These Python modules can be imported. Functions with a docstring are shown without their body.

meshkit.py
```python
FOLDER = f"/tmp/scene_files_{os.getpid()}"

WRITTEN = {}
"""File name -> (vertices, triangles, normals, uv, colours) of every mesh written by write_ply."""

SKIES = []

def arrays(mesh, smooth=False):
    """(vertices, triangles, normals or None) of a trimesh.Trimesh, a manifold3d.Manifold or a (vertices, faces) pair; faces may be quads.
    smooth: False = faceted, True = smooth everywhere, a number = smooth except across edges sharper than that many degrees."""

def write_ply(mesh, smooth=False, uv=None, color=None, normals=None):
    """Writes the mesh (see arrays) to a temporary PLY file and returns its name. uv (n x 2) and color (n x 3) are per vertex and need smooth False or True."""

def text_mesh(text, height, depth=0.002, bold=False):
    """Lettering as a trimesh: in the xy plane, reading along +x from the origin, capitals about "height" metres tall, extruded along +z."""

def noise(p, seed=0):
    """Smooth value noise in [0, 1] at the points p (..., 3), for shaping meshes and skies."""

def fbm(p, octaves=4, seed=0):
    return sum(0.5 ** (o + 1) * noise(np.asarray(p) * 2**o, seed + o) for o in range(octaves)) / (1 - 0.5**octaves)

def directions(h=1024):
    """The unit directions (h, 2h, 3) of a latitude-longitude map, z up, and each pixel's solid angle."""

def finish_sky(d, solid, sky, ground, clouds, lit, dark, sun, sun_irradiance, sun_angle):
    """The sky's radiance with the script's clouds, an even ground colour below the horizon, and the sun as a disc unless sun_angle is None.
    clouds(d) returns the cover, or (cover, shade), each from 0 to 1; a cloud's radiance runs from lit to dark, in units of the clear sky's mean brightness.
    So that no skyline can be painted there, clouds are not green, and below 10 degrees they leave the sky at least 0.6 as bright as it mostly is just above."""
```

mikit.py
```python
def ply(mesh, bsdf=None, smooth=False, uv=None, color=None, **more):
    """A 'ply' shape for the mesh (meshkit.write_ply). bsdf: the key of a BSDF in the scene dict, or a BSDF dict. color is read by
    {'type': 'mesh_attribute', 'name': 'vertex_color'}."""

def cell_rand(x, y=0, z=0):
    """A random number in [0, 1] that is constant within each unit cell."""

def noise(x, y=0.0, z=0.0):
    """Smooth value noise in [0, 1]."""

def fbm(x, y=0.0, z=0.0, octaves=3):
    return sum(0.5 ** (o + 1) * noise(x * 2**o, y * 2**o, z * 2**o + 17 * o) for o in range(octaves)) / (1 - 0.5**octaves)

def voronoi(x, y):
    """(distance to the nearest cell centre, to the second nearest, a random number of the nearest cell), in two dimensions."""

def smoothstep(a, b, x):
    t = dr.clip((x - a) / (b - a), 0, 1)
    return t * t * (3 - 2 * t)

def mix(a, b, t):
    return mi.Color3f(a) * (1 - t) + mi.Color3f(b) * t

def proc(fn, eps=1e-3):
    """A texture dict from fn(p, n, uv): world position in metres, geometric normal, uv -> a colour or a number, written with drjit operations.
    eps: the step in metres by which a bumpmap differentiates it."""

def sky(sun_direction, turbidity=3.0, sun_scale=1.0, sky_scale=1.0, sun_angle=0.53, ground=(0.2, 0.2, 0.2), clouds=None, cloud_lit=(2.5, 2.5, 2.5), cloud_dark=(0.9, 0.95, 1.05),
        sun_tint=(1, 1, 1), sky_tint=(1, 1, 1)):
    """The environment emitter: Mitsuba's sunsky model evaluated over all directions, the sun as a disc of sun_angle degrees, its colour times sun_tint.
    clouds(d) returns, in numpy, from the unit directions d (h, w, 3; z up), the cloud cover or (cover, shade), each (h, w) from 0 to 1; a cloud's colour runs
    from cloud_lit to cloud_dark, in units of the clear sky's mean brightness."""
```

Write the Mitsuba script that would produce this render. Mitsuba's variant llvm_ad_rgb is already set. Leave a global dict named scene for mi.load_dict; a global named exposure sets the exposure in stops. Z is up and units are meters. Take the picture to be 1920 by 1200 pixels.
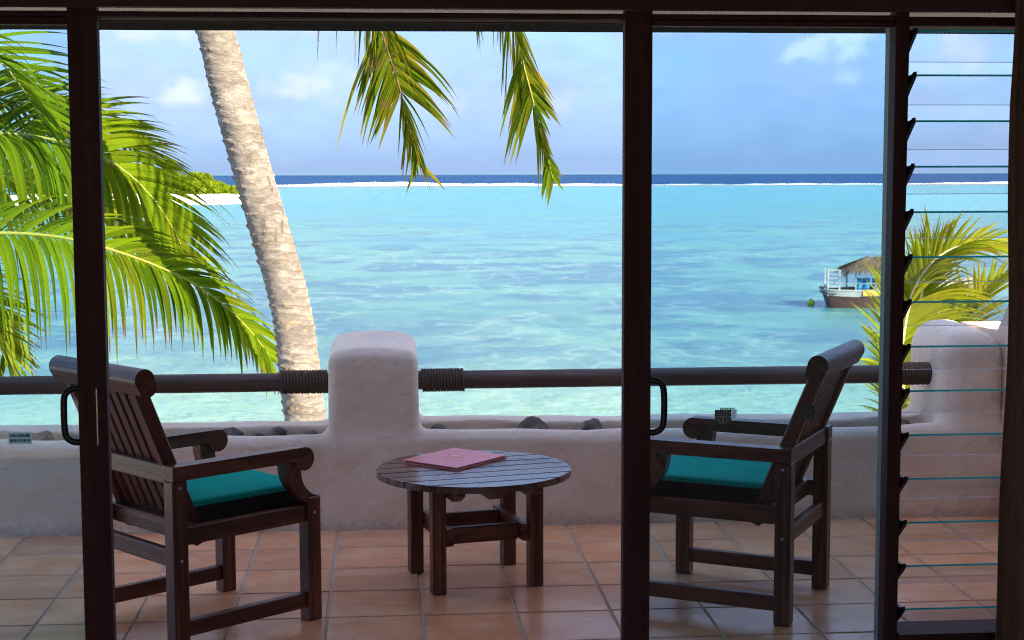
import math, random
import numpy as np, trimesh, shapely, manifold3d
import mitsuba as mi, drjit as dr
import mikit, meshkit
from shapely import affinity
from shapely.geometry import Polygon, box as sbox, Point
from scipy.interpolate import CubicSpline, PchipInterpolator
from mikit import proc, noise, fbm, voronoi, cell_rand, smoothstep, mix

T = mi.ScalarTransform4f
scene, labels = {}, {}
rng = np.random.default_rng(11)

# ---------------------------------------------------------------- camera, sky, exposure
YAW, PITCH, ROLL = math.radians(4.68), math.radians(-5.43), math.radians(0.17)
fw = np.array([math.sin(YAW) * math.cos(PITCH), math.cos(YAW) * math.cos(PITCH), math.sin(PITCH)])
r0 = np.array([math.cos(YAW), -math.sin(YAW), 0.0])
upv = math.cos(ROLL) * np.cross(r0, fw) + math.sin(ROLL) * r0
EYE = np.array([0.0, 0.0, 1.6])
scene['camera'] = {'type': 'thinlens', 'aperture_radius': 0.0028, 'focus_distance': 6.2, 'fov': math.degrees(2 * math.atan(960 / 2870)), 'fov_axis': 'x', 'near_clip': 0.05, 'far_clip': 120000.0,
                   'to_world': T().look_at(origin=EYE.tolist(), target=(EYE + fw).tolist(), up=upv.tolist())}


def clouds(d):
    az, el = np.degrees(np.arctan2(d[..., 0], d[..., 1])), np.degrees(np.arcsin(np.clip(d[..., 2], -1, 1)))
    q = np.stack([az / 3.4, el / 1.5, az * 0], -1)
    w = meshkit.fbm(q + 7.3, 4, 3)
    veil = np.clip((w - 0.42) / 0.26, 0, 1) * 0.5
    big = np.clip((meshkit.fbm(np.stack([az / 8, el / 2.2, az * 0], -1) + 2.1, 4, 9) - 0.42) / 0.22, 0, 1) * 0.30
    edge = meshkit.fbm(np.stack([az / 0.9, el / 0.5, az * 0], -1), 5, 21) - 0.5
    puff = np.zeros_like(az)
    for a, e, ra, re, s in ((-2.4, 3.4, 1.5, 0.75, 0.62), (-7.3, 3.0, 0.8, 0.5, 0.55), (-8.4, 5.6, 3.0, 0.9, 0.6), (15.5, 4.5, 1.0, 0.6, 0.95), (17.2, 4.9, 1.0, 0.75, 0.95), (17.0, 3.4, 0.7, 0.35, 0.4),
                            (20.6, 4.4, 1.3, 0.9, 0.6), (1.8, 2.6, 1.6, 0.6, 0.34), (-2.0, 5.7, 2.2, 0.5, 0.5), (5.5, 2.6, 2.6, 0.6, 0.36), (9.5, 5.2, 1.4, 0.8, 0.3), (-24, 6, 3, 1.5, 0.6), (32, 7, 4, 2, 0.6)):
        r = np.hypot((az - a) / ra, (el - e) / re)
        puff = np.maximum(puff, s * np.clip((1.1 - r + edge * 2.6) / 0.8, 0, 1))
    veil, big = veil * np.clip(el / 3.0, 0, 1), big * np.clip(el / 3.0, 0, 1) ** 0.7
    mist = 0.82 * np.exp(-np.clip(el, 0, 90) / 11.0)
    high = np.clip((meshkit.fbm(d / 0.42 * [1, 1, 1.6] + 4.7, 4, 15) - 0.36) / 0.16, 0, 1) * 0.9 * np.clip((el - 7) / 8, 0, 1)
    cover = 1 - (1 - veil) * (1 - big) * (1 - puff) * (1 - mist) * (1 - high)
    shade = np.clip(1.0 - puff * 0.95 - veil * 0.5 - big * 0.6 - high * 0.95 + edge * 0.2, 0, 1)
    return cover, shade


SUN = np.array([0.56, -0.72, 0.48])
scene['sky'] = mikit.sky(SUN, turbidity=2.6, clouds=clouds, cloud_lit=(1.12, 1.25, 1.78), cloud_dark=(0.20, 0.325, 0.72), sky_tint=(0.86, 0.88, 1.10), sun_tint=(0.86, 0.92, 1.0), ground=(0.16, 0.3, 0.32))
exposure = 3.42


# ---------------------------------------------------------------- materials
def rgb(c):
    return {'type': 'rgb', 'value': list(c)} if isinstance(c, (tuple, list)) else c


def material(name, base, rough=0.5, bump=None, scale=1.0, two=True, **kw):
    b = {'type': 'principled', 'base_color': rgb(base), 'roughness': rough if isinstance(rough, dict) else float(rough), **kw}
    if bump is not None:
        b = {'type': 'bumpmap', 'arbitrary': bump, 'scale': float(scale), 'bsdf': b}
    scene[name] = {'type': 'twosided', 'bsdf': b} if two else b


def wood_colour(dark, light, along=2.2, across=55.0):
    def f(p, n, uv):
        g = fbm(uv.x * along, uv.y * across, 3.0, 4)
        s = noise(uv.x * along * 5 + 9, uv.y * across * 3.2, 1.0)
        w = noise(p.x * 3.1, p.y * 3.1, p.z * 3.1)
        t = dr.clip(0.25 + (g - 0.5) * 1.5 + (s - 0.5) * 0.45 + (w - 0.5) * 0.5, 0, 1)
        return mix(dark, light, t)
    return proc(f)


def wood_bump(p, n, uv):
    return fbm(uv.x * 5, uv.y * 140, 3.0, 3)


material('wood_bsdf', wood_colour((0.060, 0.018, 0.011), (0.21, 0.070, 0.040)), 0.38, proc(wood_bump, 4e-4), 0.0006, specular=0.5, clearcoat=0.15, clearcoat_gloss=0.8)
material('tabletop_bsdf', wood_colour((0.050, 0.026, 0.020), (0.20, 0.105, 0.075)), proc(lambda p, n, uv: 0.13 + 0.10 * fbm(uv.x * 6, uv.y * 60, 1.0, 3)), proc(wood_bump, 4e-4), 0.0004, specular=1.0, clearcoat=1.0, clearcoat_gloss=0.9)
material('frame_bsdf', wood_colour((0.055, 0.021, 0.024), (0.10, 0.038, 0.042), 1.5, 40), 0.6, proc(wood_bump, 4e-4), 0.0005, specular=0.25)
material('pole_bsdf', wood_colour((0.045, 0.025, 0.018), (0.13, 0.075, 0.055), 1.4, 30), 0.45, proc(wood_bump, 4e-4), 0.0012, specular=0.5)
material('handle_bsdf', (0.008, 0.007, 0.008), 0.35, specular=0.5)
material('black_bsdf', (0.015, 0.013, 0.014), 0.45)
material('metal_bsdf', (0.55, 0.57, 0.6), 0.3, metallic=1.0)
material('alu_bsdf', (0.24, 0.22, 0.19), 0.5)
material('interior_bsdf', proc(lambda p, n, uv: mix((0.44, 0.33, 0.25), (0.52, 0.40, 0.31), noise(p.x * 2, p.y * 2, p.z * 2))), 0.8)
material('lintel_bsdf', wood_colour((0.060, 0.024, 0.027), (0.095, 0.039, 0.044), 1.5, 30), 0.7)
material('soffit_bsdf', (0.78, 0.70, 0.60), 0.7)
material('fascia_bsdf', wood_colour((0.008, 0.005, 0.004), (0.016, 0.010, 0.008), 1.5, 30), 0.9, specular=0.05)


def plaster_c(p, n, uv):
    g = fbm(p.x * 2.6, p.y * 2.6, p.z * 3.2, 4)
    f = fbm(p.x * 38, p.y * 38, p.z * 38, 3)
    base = mix((0.64, 0.505, 0.40), (0.82, 0.69, 0.57), dr.clip((g - 0.25) * 1.7 + (f - 0.5) * 0.5, 0, 1))
    drip = smoothstep(0.56, 0.75, fbm(p.x * 9, p.y * 9, p.z * 1.2, 3)) * smoothstep(0.5, 0.1, p.z) * 0.4
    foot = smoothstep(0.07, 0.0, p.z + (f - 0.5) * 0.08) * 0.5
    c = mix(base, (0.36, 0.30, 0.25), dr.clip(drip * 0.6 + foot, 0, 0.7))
    hair = 1 - smoothstep(0.0, 0.035, dr.abs(fbm(p.x * 4.5 + 2, p.y * 4.5, p.z * 4.5, 4) - 0.5))
    c = mix(c, (0.40, 0.34, 0.30), hair * 0.16 * smoothstep(0.45, 0.6, fbm(p.x * 1.7, p.y * 1.7, p.z * 1.7 + 5, 2)))
    chip = smoothstep(0.74, 0.79, fbm(p.x * 26, p.y * 26, p.z * 26 + 3, 3)) * 0.3
    c = mix(c, (0.42, 0.36, 0.31), chip)
    fleck = smoothstep(0.80, 0.86, noise(p.x * 55 + 3, p.y * 55, p.z * 55)) * 0.3
    return mix(c, (0.85, 0.83, 0.80), fleck)


def plaster_b(p, n, uv):
    return 0.55 * fbm(p.x * 14, p.y * 14, p.z * 14, 3) + 0.3 * fbm(p.x * 70, p.y * 70, p.z * 70, 3)


material('plaster_bsdf', proc(plaster_c), 0.75, proc(plaster_b, 2e-3), 0.009, specular=0.25)


def tile_c(p, n, uv):
    i, j = dr.floor((p.x - 0.117) / 0.346), dr.floor((p.y - 5.12) / 0.350)
    r = cell_rand(i, j, 3)
    g = fbm(p.x * 9 + r * 31, p.y * 7 + r * 17, 1.0, 4)
    st = fbm(p.x * 5 + r * 9, p.y * 11, 5.0, 3)
    c = mix((0.66, 0.28, 0.13), (0.78, 0.42, 0.23), dr.clip((g - 0.3) * 1.6, 0, 1))
    c = mix(c, (0.46, 0.20, 0.115), smoothstep(0.3, 1.0, r) * 0.55)
    edge = dr.minimum(dr.minimum((p.x - 0.117) / 0.346 - i, 1 - ((p.x - 0.117) / 0.346 - i)), dr.minimum((p.y - 5.12) / 0.350 - j, 1 - ((p.y - 5.12) / 0.350 - j)))
    c = mix(c, (0.40, 0.24, 0.16), smoothstep(0.09, 0.0, edge + (g - 0.5) * 0.10) * 0.45)
    c = mix(c, (0.72, 0.46, 0.30), smoothstep(0.50, 0.75, st) * 0.3)
    spot = smoothstep(0.84, 0.90, noise(p.x * 13 + p.y * 9, p.y * 45 - p.x * 8, 9.0)) * 0.15
    return mix(c, (0.22, 0.09, 0.06), spot)


material('tile_bsdf', proc(tile_c), proc(lambda p, n, uv: 0.15 + 0.20 * fbm(p.x * 12, p.y * 12, 2.0, 3)), proc(lambda p, n, uv: fbm(p.x * 9, p.y * 9, 2.0, 3), 2e-3), 0.0020, specular=0.75)
material('grout_bsdf', proc(lambda p, n, uv: mix((0.34, 0.27, 0.20), (0.55, 0.47, 0.38), fbm(p.x * 12, p.y * 12, 0.0, 3))), 0.9)


def weave_b(p, n, uv):
    return 0.5 * dr.sin(uv.x * 2600) * dr.sin(uv.y * 2600) + fbm(p.x * 25, p.y * 25, p.z * 25, 2)


material('teal_bsdf', proc(lambda p, n, uv: mix((0.0, 0.31, 0.25), (0.002, 0.38, 0.30), fbm(p.x * 8, p.y * 8, p.z * 8, 3))), 0.9, proc(weave_b, 8e-4), 0.0010, specular=0.15)
material('cushion_side_bsdf', (0.012, 0.012, 0.014), 0.9)
material('menu_bsdf', proc(lambda p, n, uv: mix((0.58, 0.11, 0.14), (0.66, 0.16, 0.18), fbm(p.x * 30, p.y * 30, 1.0, 3))), 0.34, specular=0.65)
material('page_bsdf', (0.55, 0.38, 0.25), 0.8)
material('gold_bsdf', (0.85, 0.62, 0.30), 0.35, metallic=0.6)
material('rope_bsdf', proc(lambda p, n, uv: mix((0.035, 0.024, 0.018), (0.13, 0.09, 0.065), fbm(p.x * 60, p.y * 60, p.z * 60, 3) * 0.7 + 0.3 * noise(uv.x, uv.y))), 0.85)


def stone_c(p, n, uv):
    g = fbm(p.x * 22, p.y * 22, p.z * 22, 4)
    return mix((0.07, 0.05, 0.045), (0.27, 0.22, 0.19), dr.clip((g - 0.25) * 1.8, 0, 1))


material('stone_bsdf', proc(stone_c), 0.85, proc(lambda p, n, uv: fbm(p.x * 60, p.y * 60, p.z * 60, 3), 1e-3), 0.005)
material('curtain_bsdf', proc(lambda p, n, uv: mix((0.13, 0.082, 0.06), (0.20, 0.13, 0.10), fbm(p.x * 90, p.y * 90, p.z * 9, 2))), 0.9)
material('lining_bsdf', (0.35, 0.34, 0.36), 0.9)
scene['door_glass_bsdf'] = {'type': 'thindielectric', 'int_ior': 1.5, 'specular_transmittance': rgb((0.67, 0.88, 0.975)), 'specular_reflectance': rgb((0.8, 0.9, 1.0))}
scene['blade_glass_bsdf'] = {'type': 'thindielectric', 'int_ior': 1.5, 'specular_transmittance': rgb((0.93, 0.97, 0.985))}
scene['glass_edge_bsdf'] = {'type': 'principledthin', 'base_color': rgb((0.05, 0.42, 0.42)), 'roughness': 0.3, 'diff_trans': 1.6, 'eta': 1.5}
material('decal_dark_bsdf', (0.03, 0.03, 0.045), 0.5)
scene['decal_pale_bsdf'] = {'type': 'principledthin', 'base_color': rgb((0.80, 0.86, 0.88)), 'roughness': 0.5, 'diff_trans': 1.1, 'eta': 1.4}
material('decal_grey_bsdf', (0.10, 0.14, 0.17), 0.6)
scene['decal_mint_bsdf'] = {'type': 'principledthin', 'base_color': rgb((0.55, 0.74, 0.70)), 'roughness': 0.5, 'diff_trans': 1.0, 'eta': 1.4}


def leaf_c(dark, light, yellow, brown, ty):
    def f(p, n, uv):
        c = mix(dark, light, dr.clip(uv.x * 1.1 + (noise(p.x * 2, p.y * 2, p.z * 2) - 0.5) * 0.9, 0, 1))
        c = mix(c, yellow, ty * smoothstep(0.35, 0.95, cell_rand(uv.x * 997, 5)) * (0.4 + 0.6 * uv.y))
        dry = smoothstep(0.80, 0.97, uv.y + (cell_rand(uv.x * 771, 2) - 0.6) * 0.35)
        blot = smoothstep(0.66, 0.76, fbm(p.x * 9, p.y * 9, p.z * 9, 3)) * 0.7
        return mix(c, brown, dr.clip(dry + blot * ty, 0, 1))
    return proc(f)


def leaf_mat(name, tex, trans=1.0):
    scene[name] = {'type': 'principledthin', 'base_color': tex, 'roughness': 0.42, 'diff_trans': trans, 'eta': 1.4, 'spec_trans': 0.0}


leaf_mat('leaf_bsdf', leaf_c((0.045, 0.10, 0.005), (0.17, 0.28, 0.010), (0.38, 0.36, 0.018), (0.13, 0.065, 0.03), 0.38))
leaf_mat('leaf_old_bsdf', leaf_c((0.045, 0.095, 0.006), (0.15, 0.24, 0.012), (0.50, 0.36, 0.03), (0.22, 0.13, 0.07), 0.62), 1.0)
leaf_mat('leaf_yellow_bsdf', leaf_c((0.16, 0.22, 0.012), (0.36, 0.42, 0.025), (0.58, 0.48, 0.04), (0.30, 0.18, 0.06), 0.65), 1.1)
leaf_mat('bush_bsdf', proc(lambda p, n, uv: mix((0.17, 0.27, 0.010), (0.34, 0.44, 0.03), fbm(p.x * 0.9, p.y * 0.9, p.z * 0.9, 3) * 1.4 - 0.2)), 1.0)
material('rachis_bsdf', (0.30, 0.30, 0.05), 0.5)
material('rachis_pale_bsdf', (0.62, 0.52, 0.30), 0.5)
material('rachis_brown_bsdf', (0.16, 0.085, 0.03), 0.6)


def bark_c(p, n, uv):
    g = fbm(p.x * 9, p.y * 9, p.z * 14, 4)
    fine = fbm(p.x * 60, p.y * 60, p.z * 150, 3)
    c = mix((0.165, 0.150, 0.138), (0.305, 0.28, 0.26), dr.clip(0.35 + (g - 0.5) * 1.3 + (fine - 0.5) * 1.3, 0, 1))
    crack = smoothstep(0.62, 0.72, fbm(p.x * 52 + 3, p.y * 52, p.z * 13, 3)) * smoothstep(0.45, 0.7, fbm(p.x * 5, p.y * 5, p.z * 3 + 4, 2))
    c = mix(c, (0.085, 0.065, 0.055), crack * 0.95)
    lich = smoothstep(0.70, 0.76, noise(p.x * 40 + 11, p.y * 40, p.z * 40)) * smoothstep(1.5, 0.2, p.z)
    c = mix(c, (0.62, 0.42, 0.17), lich * 0.5)
    pale = smoothstep(0.55, 0.72, fbm(p.x * 17, p.y * 17, p.z * 22 + 7, 3))
    c = mix(c, (0.54, 0.50, 0.45), pale * 0.3)
    f = uv.y - dr.floor(uv.y)
    scar = smoothstep(0.80, 0.95, f) * (1 - smoothstep(0.97, 1.0, f)) + smoothstep(0.16, 0.0, f) * 0.9
    return mix(c, (0.12, 0.095, 0.08), dr.clip(scar * (0.15 + uv.x) * (0.35 + fine), 0, 1) * 0.85)


material('bark_bsdf', proc(bark_c), 0.85, proc(lambda p, n, uv: fbm(p.x * 45, p.y * 45, p.z * 120, 3), 1e-3), 0.0035)
material('sand_bsdf', proc(lambda p, n, uv: mix((0.62, 0.54, 0.44), (0.80, 0.73, 0.64), fbm(p.x * 0.3, p.y * 0.12, 1.0, 3))), 0.9)
material('foam_bsdf', (0.86, 0.88, 0.90), 0.8)
material('reef_bsdf', proc(lambda p, n, uv: mix((0.07, 0.085, 0.10), (0.15, 0.16, 0.17), fbm(p.x * 0.08, p.y * 0.02, 1.0, 3))), 0.9)


def sea_c(p, n, uv):
    x, y = p.x, p.y
    shallow = mi.Color3f(0.170, 0.31, 0.245)
    aqua = mi.Color3f(0.082, 0.215, 0.195)
    lagoon = mi.Color3f(0.036, 0.200, 0.188)
    big = fbm(x / 22, y / 16, 2.0, 3)
    yy = y + (big - 0.5) * 14
    c = mix(shallow, aqua, smoothstep(31, 52, yy))
    c = mix(c, lagoon, smoothstep(90, 260, y))
    # weed and coral patches, with sky reflections on the waves painted in as blue
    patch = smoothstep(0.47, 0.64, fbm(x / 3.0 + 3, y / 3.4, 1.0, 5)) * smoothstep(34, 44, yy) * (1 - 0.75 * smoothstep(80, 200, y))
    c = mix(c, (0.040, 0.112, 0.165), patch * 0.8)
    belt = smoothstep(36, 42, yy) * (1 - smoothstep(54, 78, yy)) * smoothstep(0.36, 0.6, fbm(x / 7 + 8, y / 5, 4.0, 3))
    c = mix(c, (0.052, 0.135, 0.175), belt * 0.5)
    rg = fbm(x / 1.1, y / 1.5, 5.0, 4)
    caustic = smoothstep(0.78, 0.99, 1 - dr.abs(2 * rg - 1)) * smoothstep(0.35, 0.65, fbm(x / 2.7 + 9, y / 4, 2.0, 3)) * (1 - smoothstep(70, 170, y))  # pale net of caustic light painted into the water colour
    c = mix(c, (0.28, 0.40, 0.35), caustic * 0.28)
    chop = smoothstep(0.54, 0.72, fbm(x / 1.5 + 40, y / 2.2, 9.0, 5)) * smoothstep(31, 40, y) * (1 - smoothstep(150, 330, y))  # darker ripple streaks of the wave faces, painted into the colour
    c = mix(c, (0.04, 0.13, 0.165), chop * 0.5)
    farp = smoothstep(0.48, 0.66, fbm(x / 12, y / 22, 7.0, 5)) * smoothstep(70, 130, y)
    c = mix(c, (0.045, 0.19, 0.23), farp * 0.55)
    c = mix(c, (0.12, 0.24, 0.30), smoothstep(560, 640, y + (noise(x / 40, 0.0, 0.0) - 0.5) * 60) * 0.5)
    return c


def sea_b(p, n, uv):
    f = 1 - smoothstep(60, 400, p.y) * 0.7
    return (0.5 * fbm(p.x / 1.1, p.y / 0.8, 1.0, 3) + 0.30 * fbm(p.x / 0.42 + 5, p.y / 0.26, 3.0, 3)) * f


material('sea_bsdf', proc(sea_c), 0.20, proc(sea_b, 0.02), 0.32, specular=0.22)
material('ocean_bsdf', proc(lambda p, n, uv: mix((0.006, 0.036, 0.125), (0.014, 0.062, 0.17), fbm(p.x / 60, p.y / 200, 1.0, 3))), 0.5, specular=0.04)


# ---------------------------------------------------------------- mesh helpers
def key_for(k):
    if k not in scene and k not in labels:
        return k
    i = 1
    while f'{k}_{i:03d}' in scene or f'{k}_{i:03d}' in labels:
        i += 1
    return f'{k}_{i:03d}'


def tag(k, label=None, category=None, group=None, kind=None):
    labels[k] = {a: b for a, b in (('label', label), ('category', category), ('group', group), ('kind', kind)) if b}
    return k


def new_thing(name, label, category, group=None):
    return tag(key_for(name), label, category, group)


def shape(mesh, bsdf, axis=None, smooth=30, seed=0.0):
    """ply dict; with axis (unit vector along the grain) the vertices carry uv in metres along and across it."""
    if axis is None:
        return mikit.ply(mesh, bsdf, smooth=smooth)
    if smooth is not False:
        mesh = trimesh.graph.smooth_shade(mesh, angle=math.radians(30 if smooth is True else smooth), facet_minarea=None)
    v = np.array(mesh.vertices)
    a = np.asarray(axis, float) / np.linalg.norm(axis)
    b = np.cross(a, [0.31, 0.29, 0.9]); b /= np.linalg.norm(b)
    c = np.cross(a, b)
    uv = np.stack([v @ a + seed * 3.7, v @ b + 0.73 * (v @ c) + seed * 1.3], 1)
    return mikit.ply(trimesh.Trimesh(v, mesh.faces, process=False), bsdf, smooth=True, uv=uv)


def put(key, sh, place=None, label=None, kind=None):
    k = key_for(key)
    scene[k] = {**sh, 'to_world': place} if place is not None else sh
    if label or kind:
        tag(k, label, None, None, kind)
    return k


_boxes = {}


def cbox(size, bev=0.003, centre=(0, 0, 0)):
    """a box with chamfered edges"""
    sx, sy, sz = (float(s) / 2 for s in size)
    b = min(bev, sx * 0.6, sy * 0.6, sz * 0.6)
    kk = (round(sx, 5), round(sy, 5), round(sz, 5), round(b, 5))
    if kk not in _boxes:
        pts = [(i * (sx - b * (k != 0)), j * (sy - b * (k != 1)), l * (sz - b * (k != 2))) for i in (-1, 1) for j in (-1, 1) for l in (-1, 1) for k in range(3)]
        _boxes[kk] = trimesh.convex.convex_hull(np.array(pts))
    m = _boxes[kk].copy()
    m.apply_translation(centre)
    return m


def span(lo, hi, bev=0.003):
    lo, hi = np.array(lo, float), np.array(hi, float)
    return cbox(hi - lo, bev, (lo + hi) / 2)


def bar(p0, p1, w, h, bev=0.003, up=(0, 0, 1)):
    """a bar from p0 to p1, w across and h along up"""
    p0, p1 = np.array(p0, float), np.array(p1, float)
    L = np.linalg.norm(p1 - p0)
    x = (p1 - p0) / L
    y = np.cross(up, x); y /= np.linalg.norm(y)
    z = np.cross(x, y)
    m = cbox((L, w, h), bev)
    M = np.eye(4); M[:3, 0], M[:3, 1], M[:3, 2], M[:3, 3] = x, y, z, (p0 + p1) / 2
    m.apply_transform(M)
    return m


def tube(pts, rad, sides=12, caps=True):
    p = np.asarray(pts, float)
    r = np.broadcast_to(np.asarray(rad, float), (len(p),))
    t = np.gradient(p, axis=0); t /= np.linalg.norm(t, axis=1, keepdims=True)
    a = np.cross(t[0], [0.2, 0.3, 0.93] if abs(t[0][2]) < 0.9 else [1, 0, 0]); a /= np.linalg.norm(a)
    A = []
    for q in t:
        a = a - q * (a @ q); a /= np.linalg.norm(a); A.append(a)
    A = np.array(A); B = np.cross(t, A)
    th = np.arange(sides) * 2 * np.pi / sides
    v = (p[:, None] + r[:, None, None] * (np.cos(th)[None, :, None] * A[:, None] + np.sin(th)[None, :, None] * B[:, None])).reshape(-1, 3)
    i, j = np.meshgrid(np.arange(len(p) - 1), np.arange(sides), indexing='ij')
    q = np.stack([i * sides + j, i * sides + (j + 1) % sides, (i + 1) * sides + (j + 1) % sides, (i + 1) * sides + j], -1).reshape(-1, 4)
    f = np.vstack([q[:, [0, 1, 2]], q[:, [0, 2, 3]]])
    if caps:
        n = len(v)
        v = np.vstack([v, p[0], p[-1]])
        k = np.arange(sides)
        e = (len(p) - 1) * sides
        f = np.vstack([f, np.stack([(k + 1) % sides, k, k * 0 + n], 1), np.stack([e + k, e + (k + 1) % sides, k * 0 + n + 1], 1)])
    return trimesh.Trimesh(v, f, process=False)


def extrude_xz(poly, y0, y1):
    """a polygon in (x, z) given thickness along y"""
    m = trimesh.creation.extrude_polygon(poly, y1 - y0, engine='earcut')
    M = np.array([[1, 0, 0, 0], [0, 0, -1, y1], [0, 1, 0, 0], [0, 0, 0, 1.0]])
    m.apply_transform(M)
    return m


def extrude_xy(poly, z0, z1):
    m = trimesh.creation.extrude_polygon(poly, z1 - z0, engine='earcut')
    m.apply_translation([0, 0, z0])
    return m


def join(ms):
    return trimesh.util.concatenate(ms)


def grid_mesh(xs, ys, fz):
    X, Y = np.meshgrid(xs, ys, indexing='ij')
    Z = fz(X, Y)
    v = np.stack([X, Y, Z], -1).reshape(-1, 3)
    n, m = len(xs), len(ys)
    i, j = np.meshgrid(np.arange(n - 1), np.arange(m - 1), indexing='ij')
    a = i * m + j
    q = np.stack([a, a + m, a + m + 1, a + 1], -1).reshape(-1, 4)
    return trimesh.Trimesh(v, np.vstack([q[:, [0, 1, 2]], q[:, [0, 2, 3]]]), process=False)


# ---------------------------------------------------------------- sea, reef, island, beach
SEA = -3.2
ys = np.array([14, 22, 30, 38, 48, 60, 80, 110, 160, 240, 360, 520, 674.0])
xs = np.array([-30000, -8000, -2500, -900, -350, -150, -60, -25, 0, 25, 60, 150, 350, 900, 2500, 8000, 30000.0])
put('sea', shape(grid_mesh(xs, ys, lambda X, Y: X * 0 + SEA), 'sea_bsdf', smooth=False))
tag('sea', 'turquoise lagoon water inside the reef', None, None, 'structure')
put('ocean', shape(grid_mesh(xs, np.array([673, 1000, 2000, 5000, 12000, 40000.0]), lambda X, Y: X * 0 + SEA - 0.004), 'ocean_bsdf', smooth=False))
tag('ocean', 'dark blue open sea beyond the surf', None, None, 'structure')
put('beach', shape(grid_mesh(np.linspace(-40, 40, 90), np.linspace(6.2, 32, 60), lambda X, Y: -2.55 - 0.058 * (Y - 7) + 0.12 * meshkit.fbm(np.stack([X / 2.5, Y / 2.5, X * 0], -1), 3)), 'sand_bsdf', smooth=True))
tag('beach', 'pale sand below the terrace', None, None, 'structure')

xr = np.arange(-420, 700, 3.0)
nz = lambda a, s, k: meshkit.fbm(np.stack([a / s, a * 0 + k, a * 0], -1), 4, 5)
yc = 668 + 26 * (nz(xr, 130.0, 0.5) - 0.5)
hh = 0.22 + 2.4 * np.clip(nz(xr, 46.0, 3.7) - 0.42, 0, 1) ** 1.2 * 2 + 0.30 * nz(xr, 9.0, 8.1)
prof = np.array([[-5, 0.0], [-3.4, 0.45], [-1.6, 0.8], [0, 1.0], [2.0, 0.75], [5.0, 0.25], [9, 0.0]])
vv = np.stack([np.stack([xr, yc + a, SEA - 0.1 + hh * b + (0.25 * (meshkit.noise(np.stack([xr / 2.5, xr * 0 + a, xr * 0], -1), 4) - 0.5) if 0.1 < b else 0)], -1) for a, b in prof], 1)
k = len(prof)
i, j = np.meshgrid(np.arange(len(xr) - 1), np.arange(k - 1), indexing='ij')
a_ = i * k + j
q_ = np.stack([a_, a_ + k, a_ + k + 1, a_ + 1], -1).reshape(-1, 4)
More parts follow.
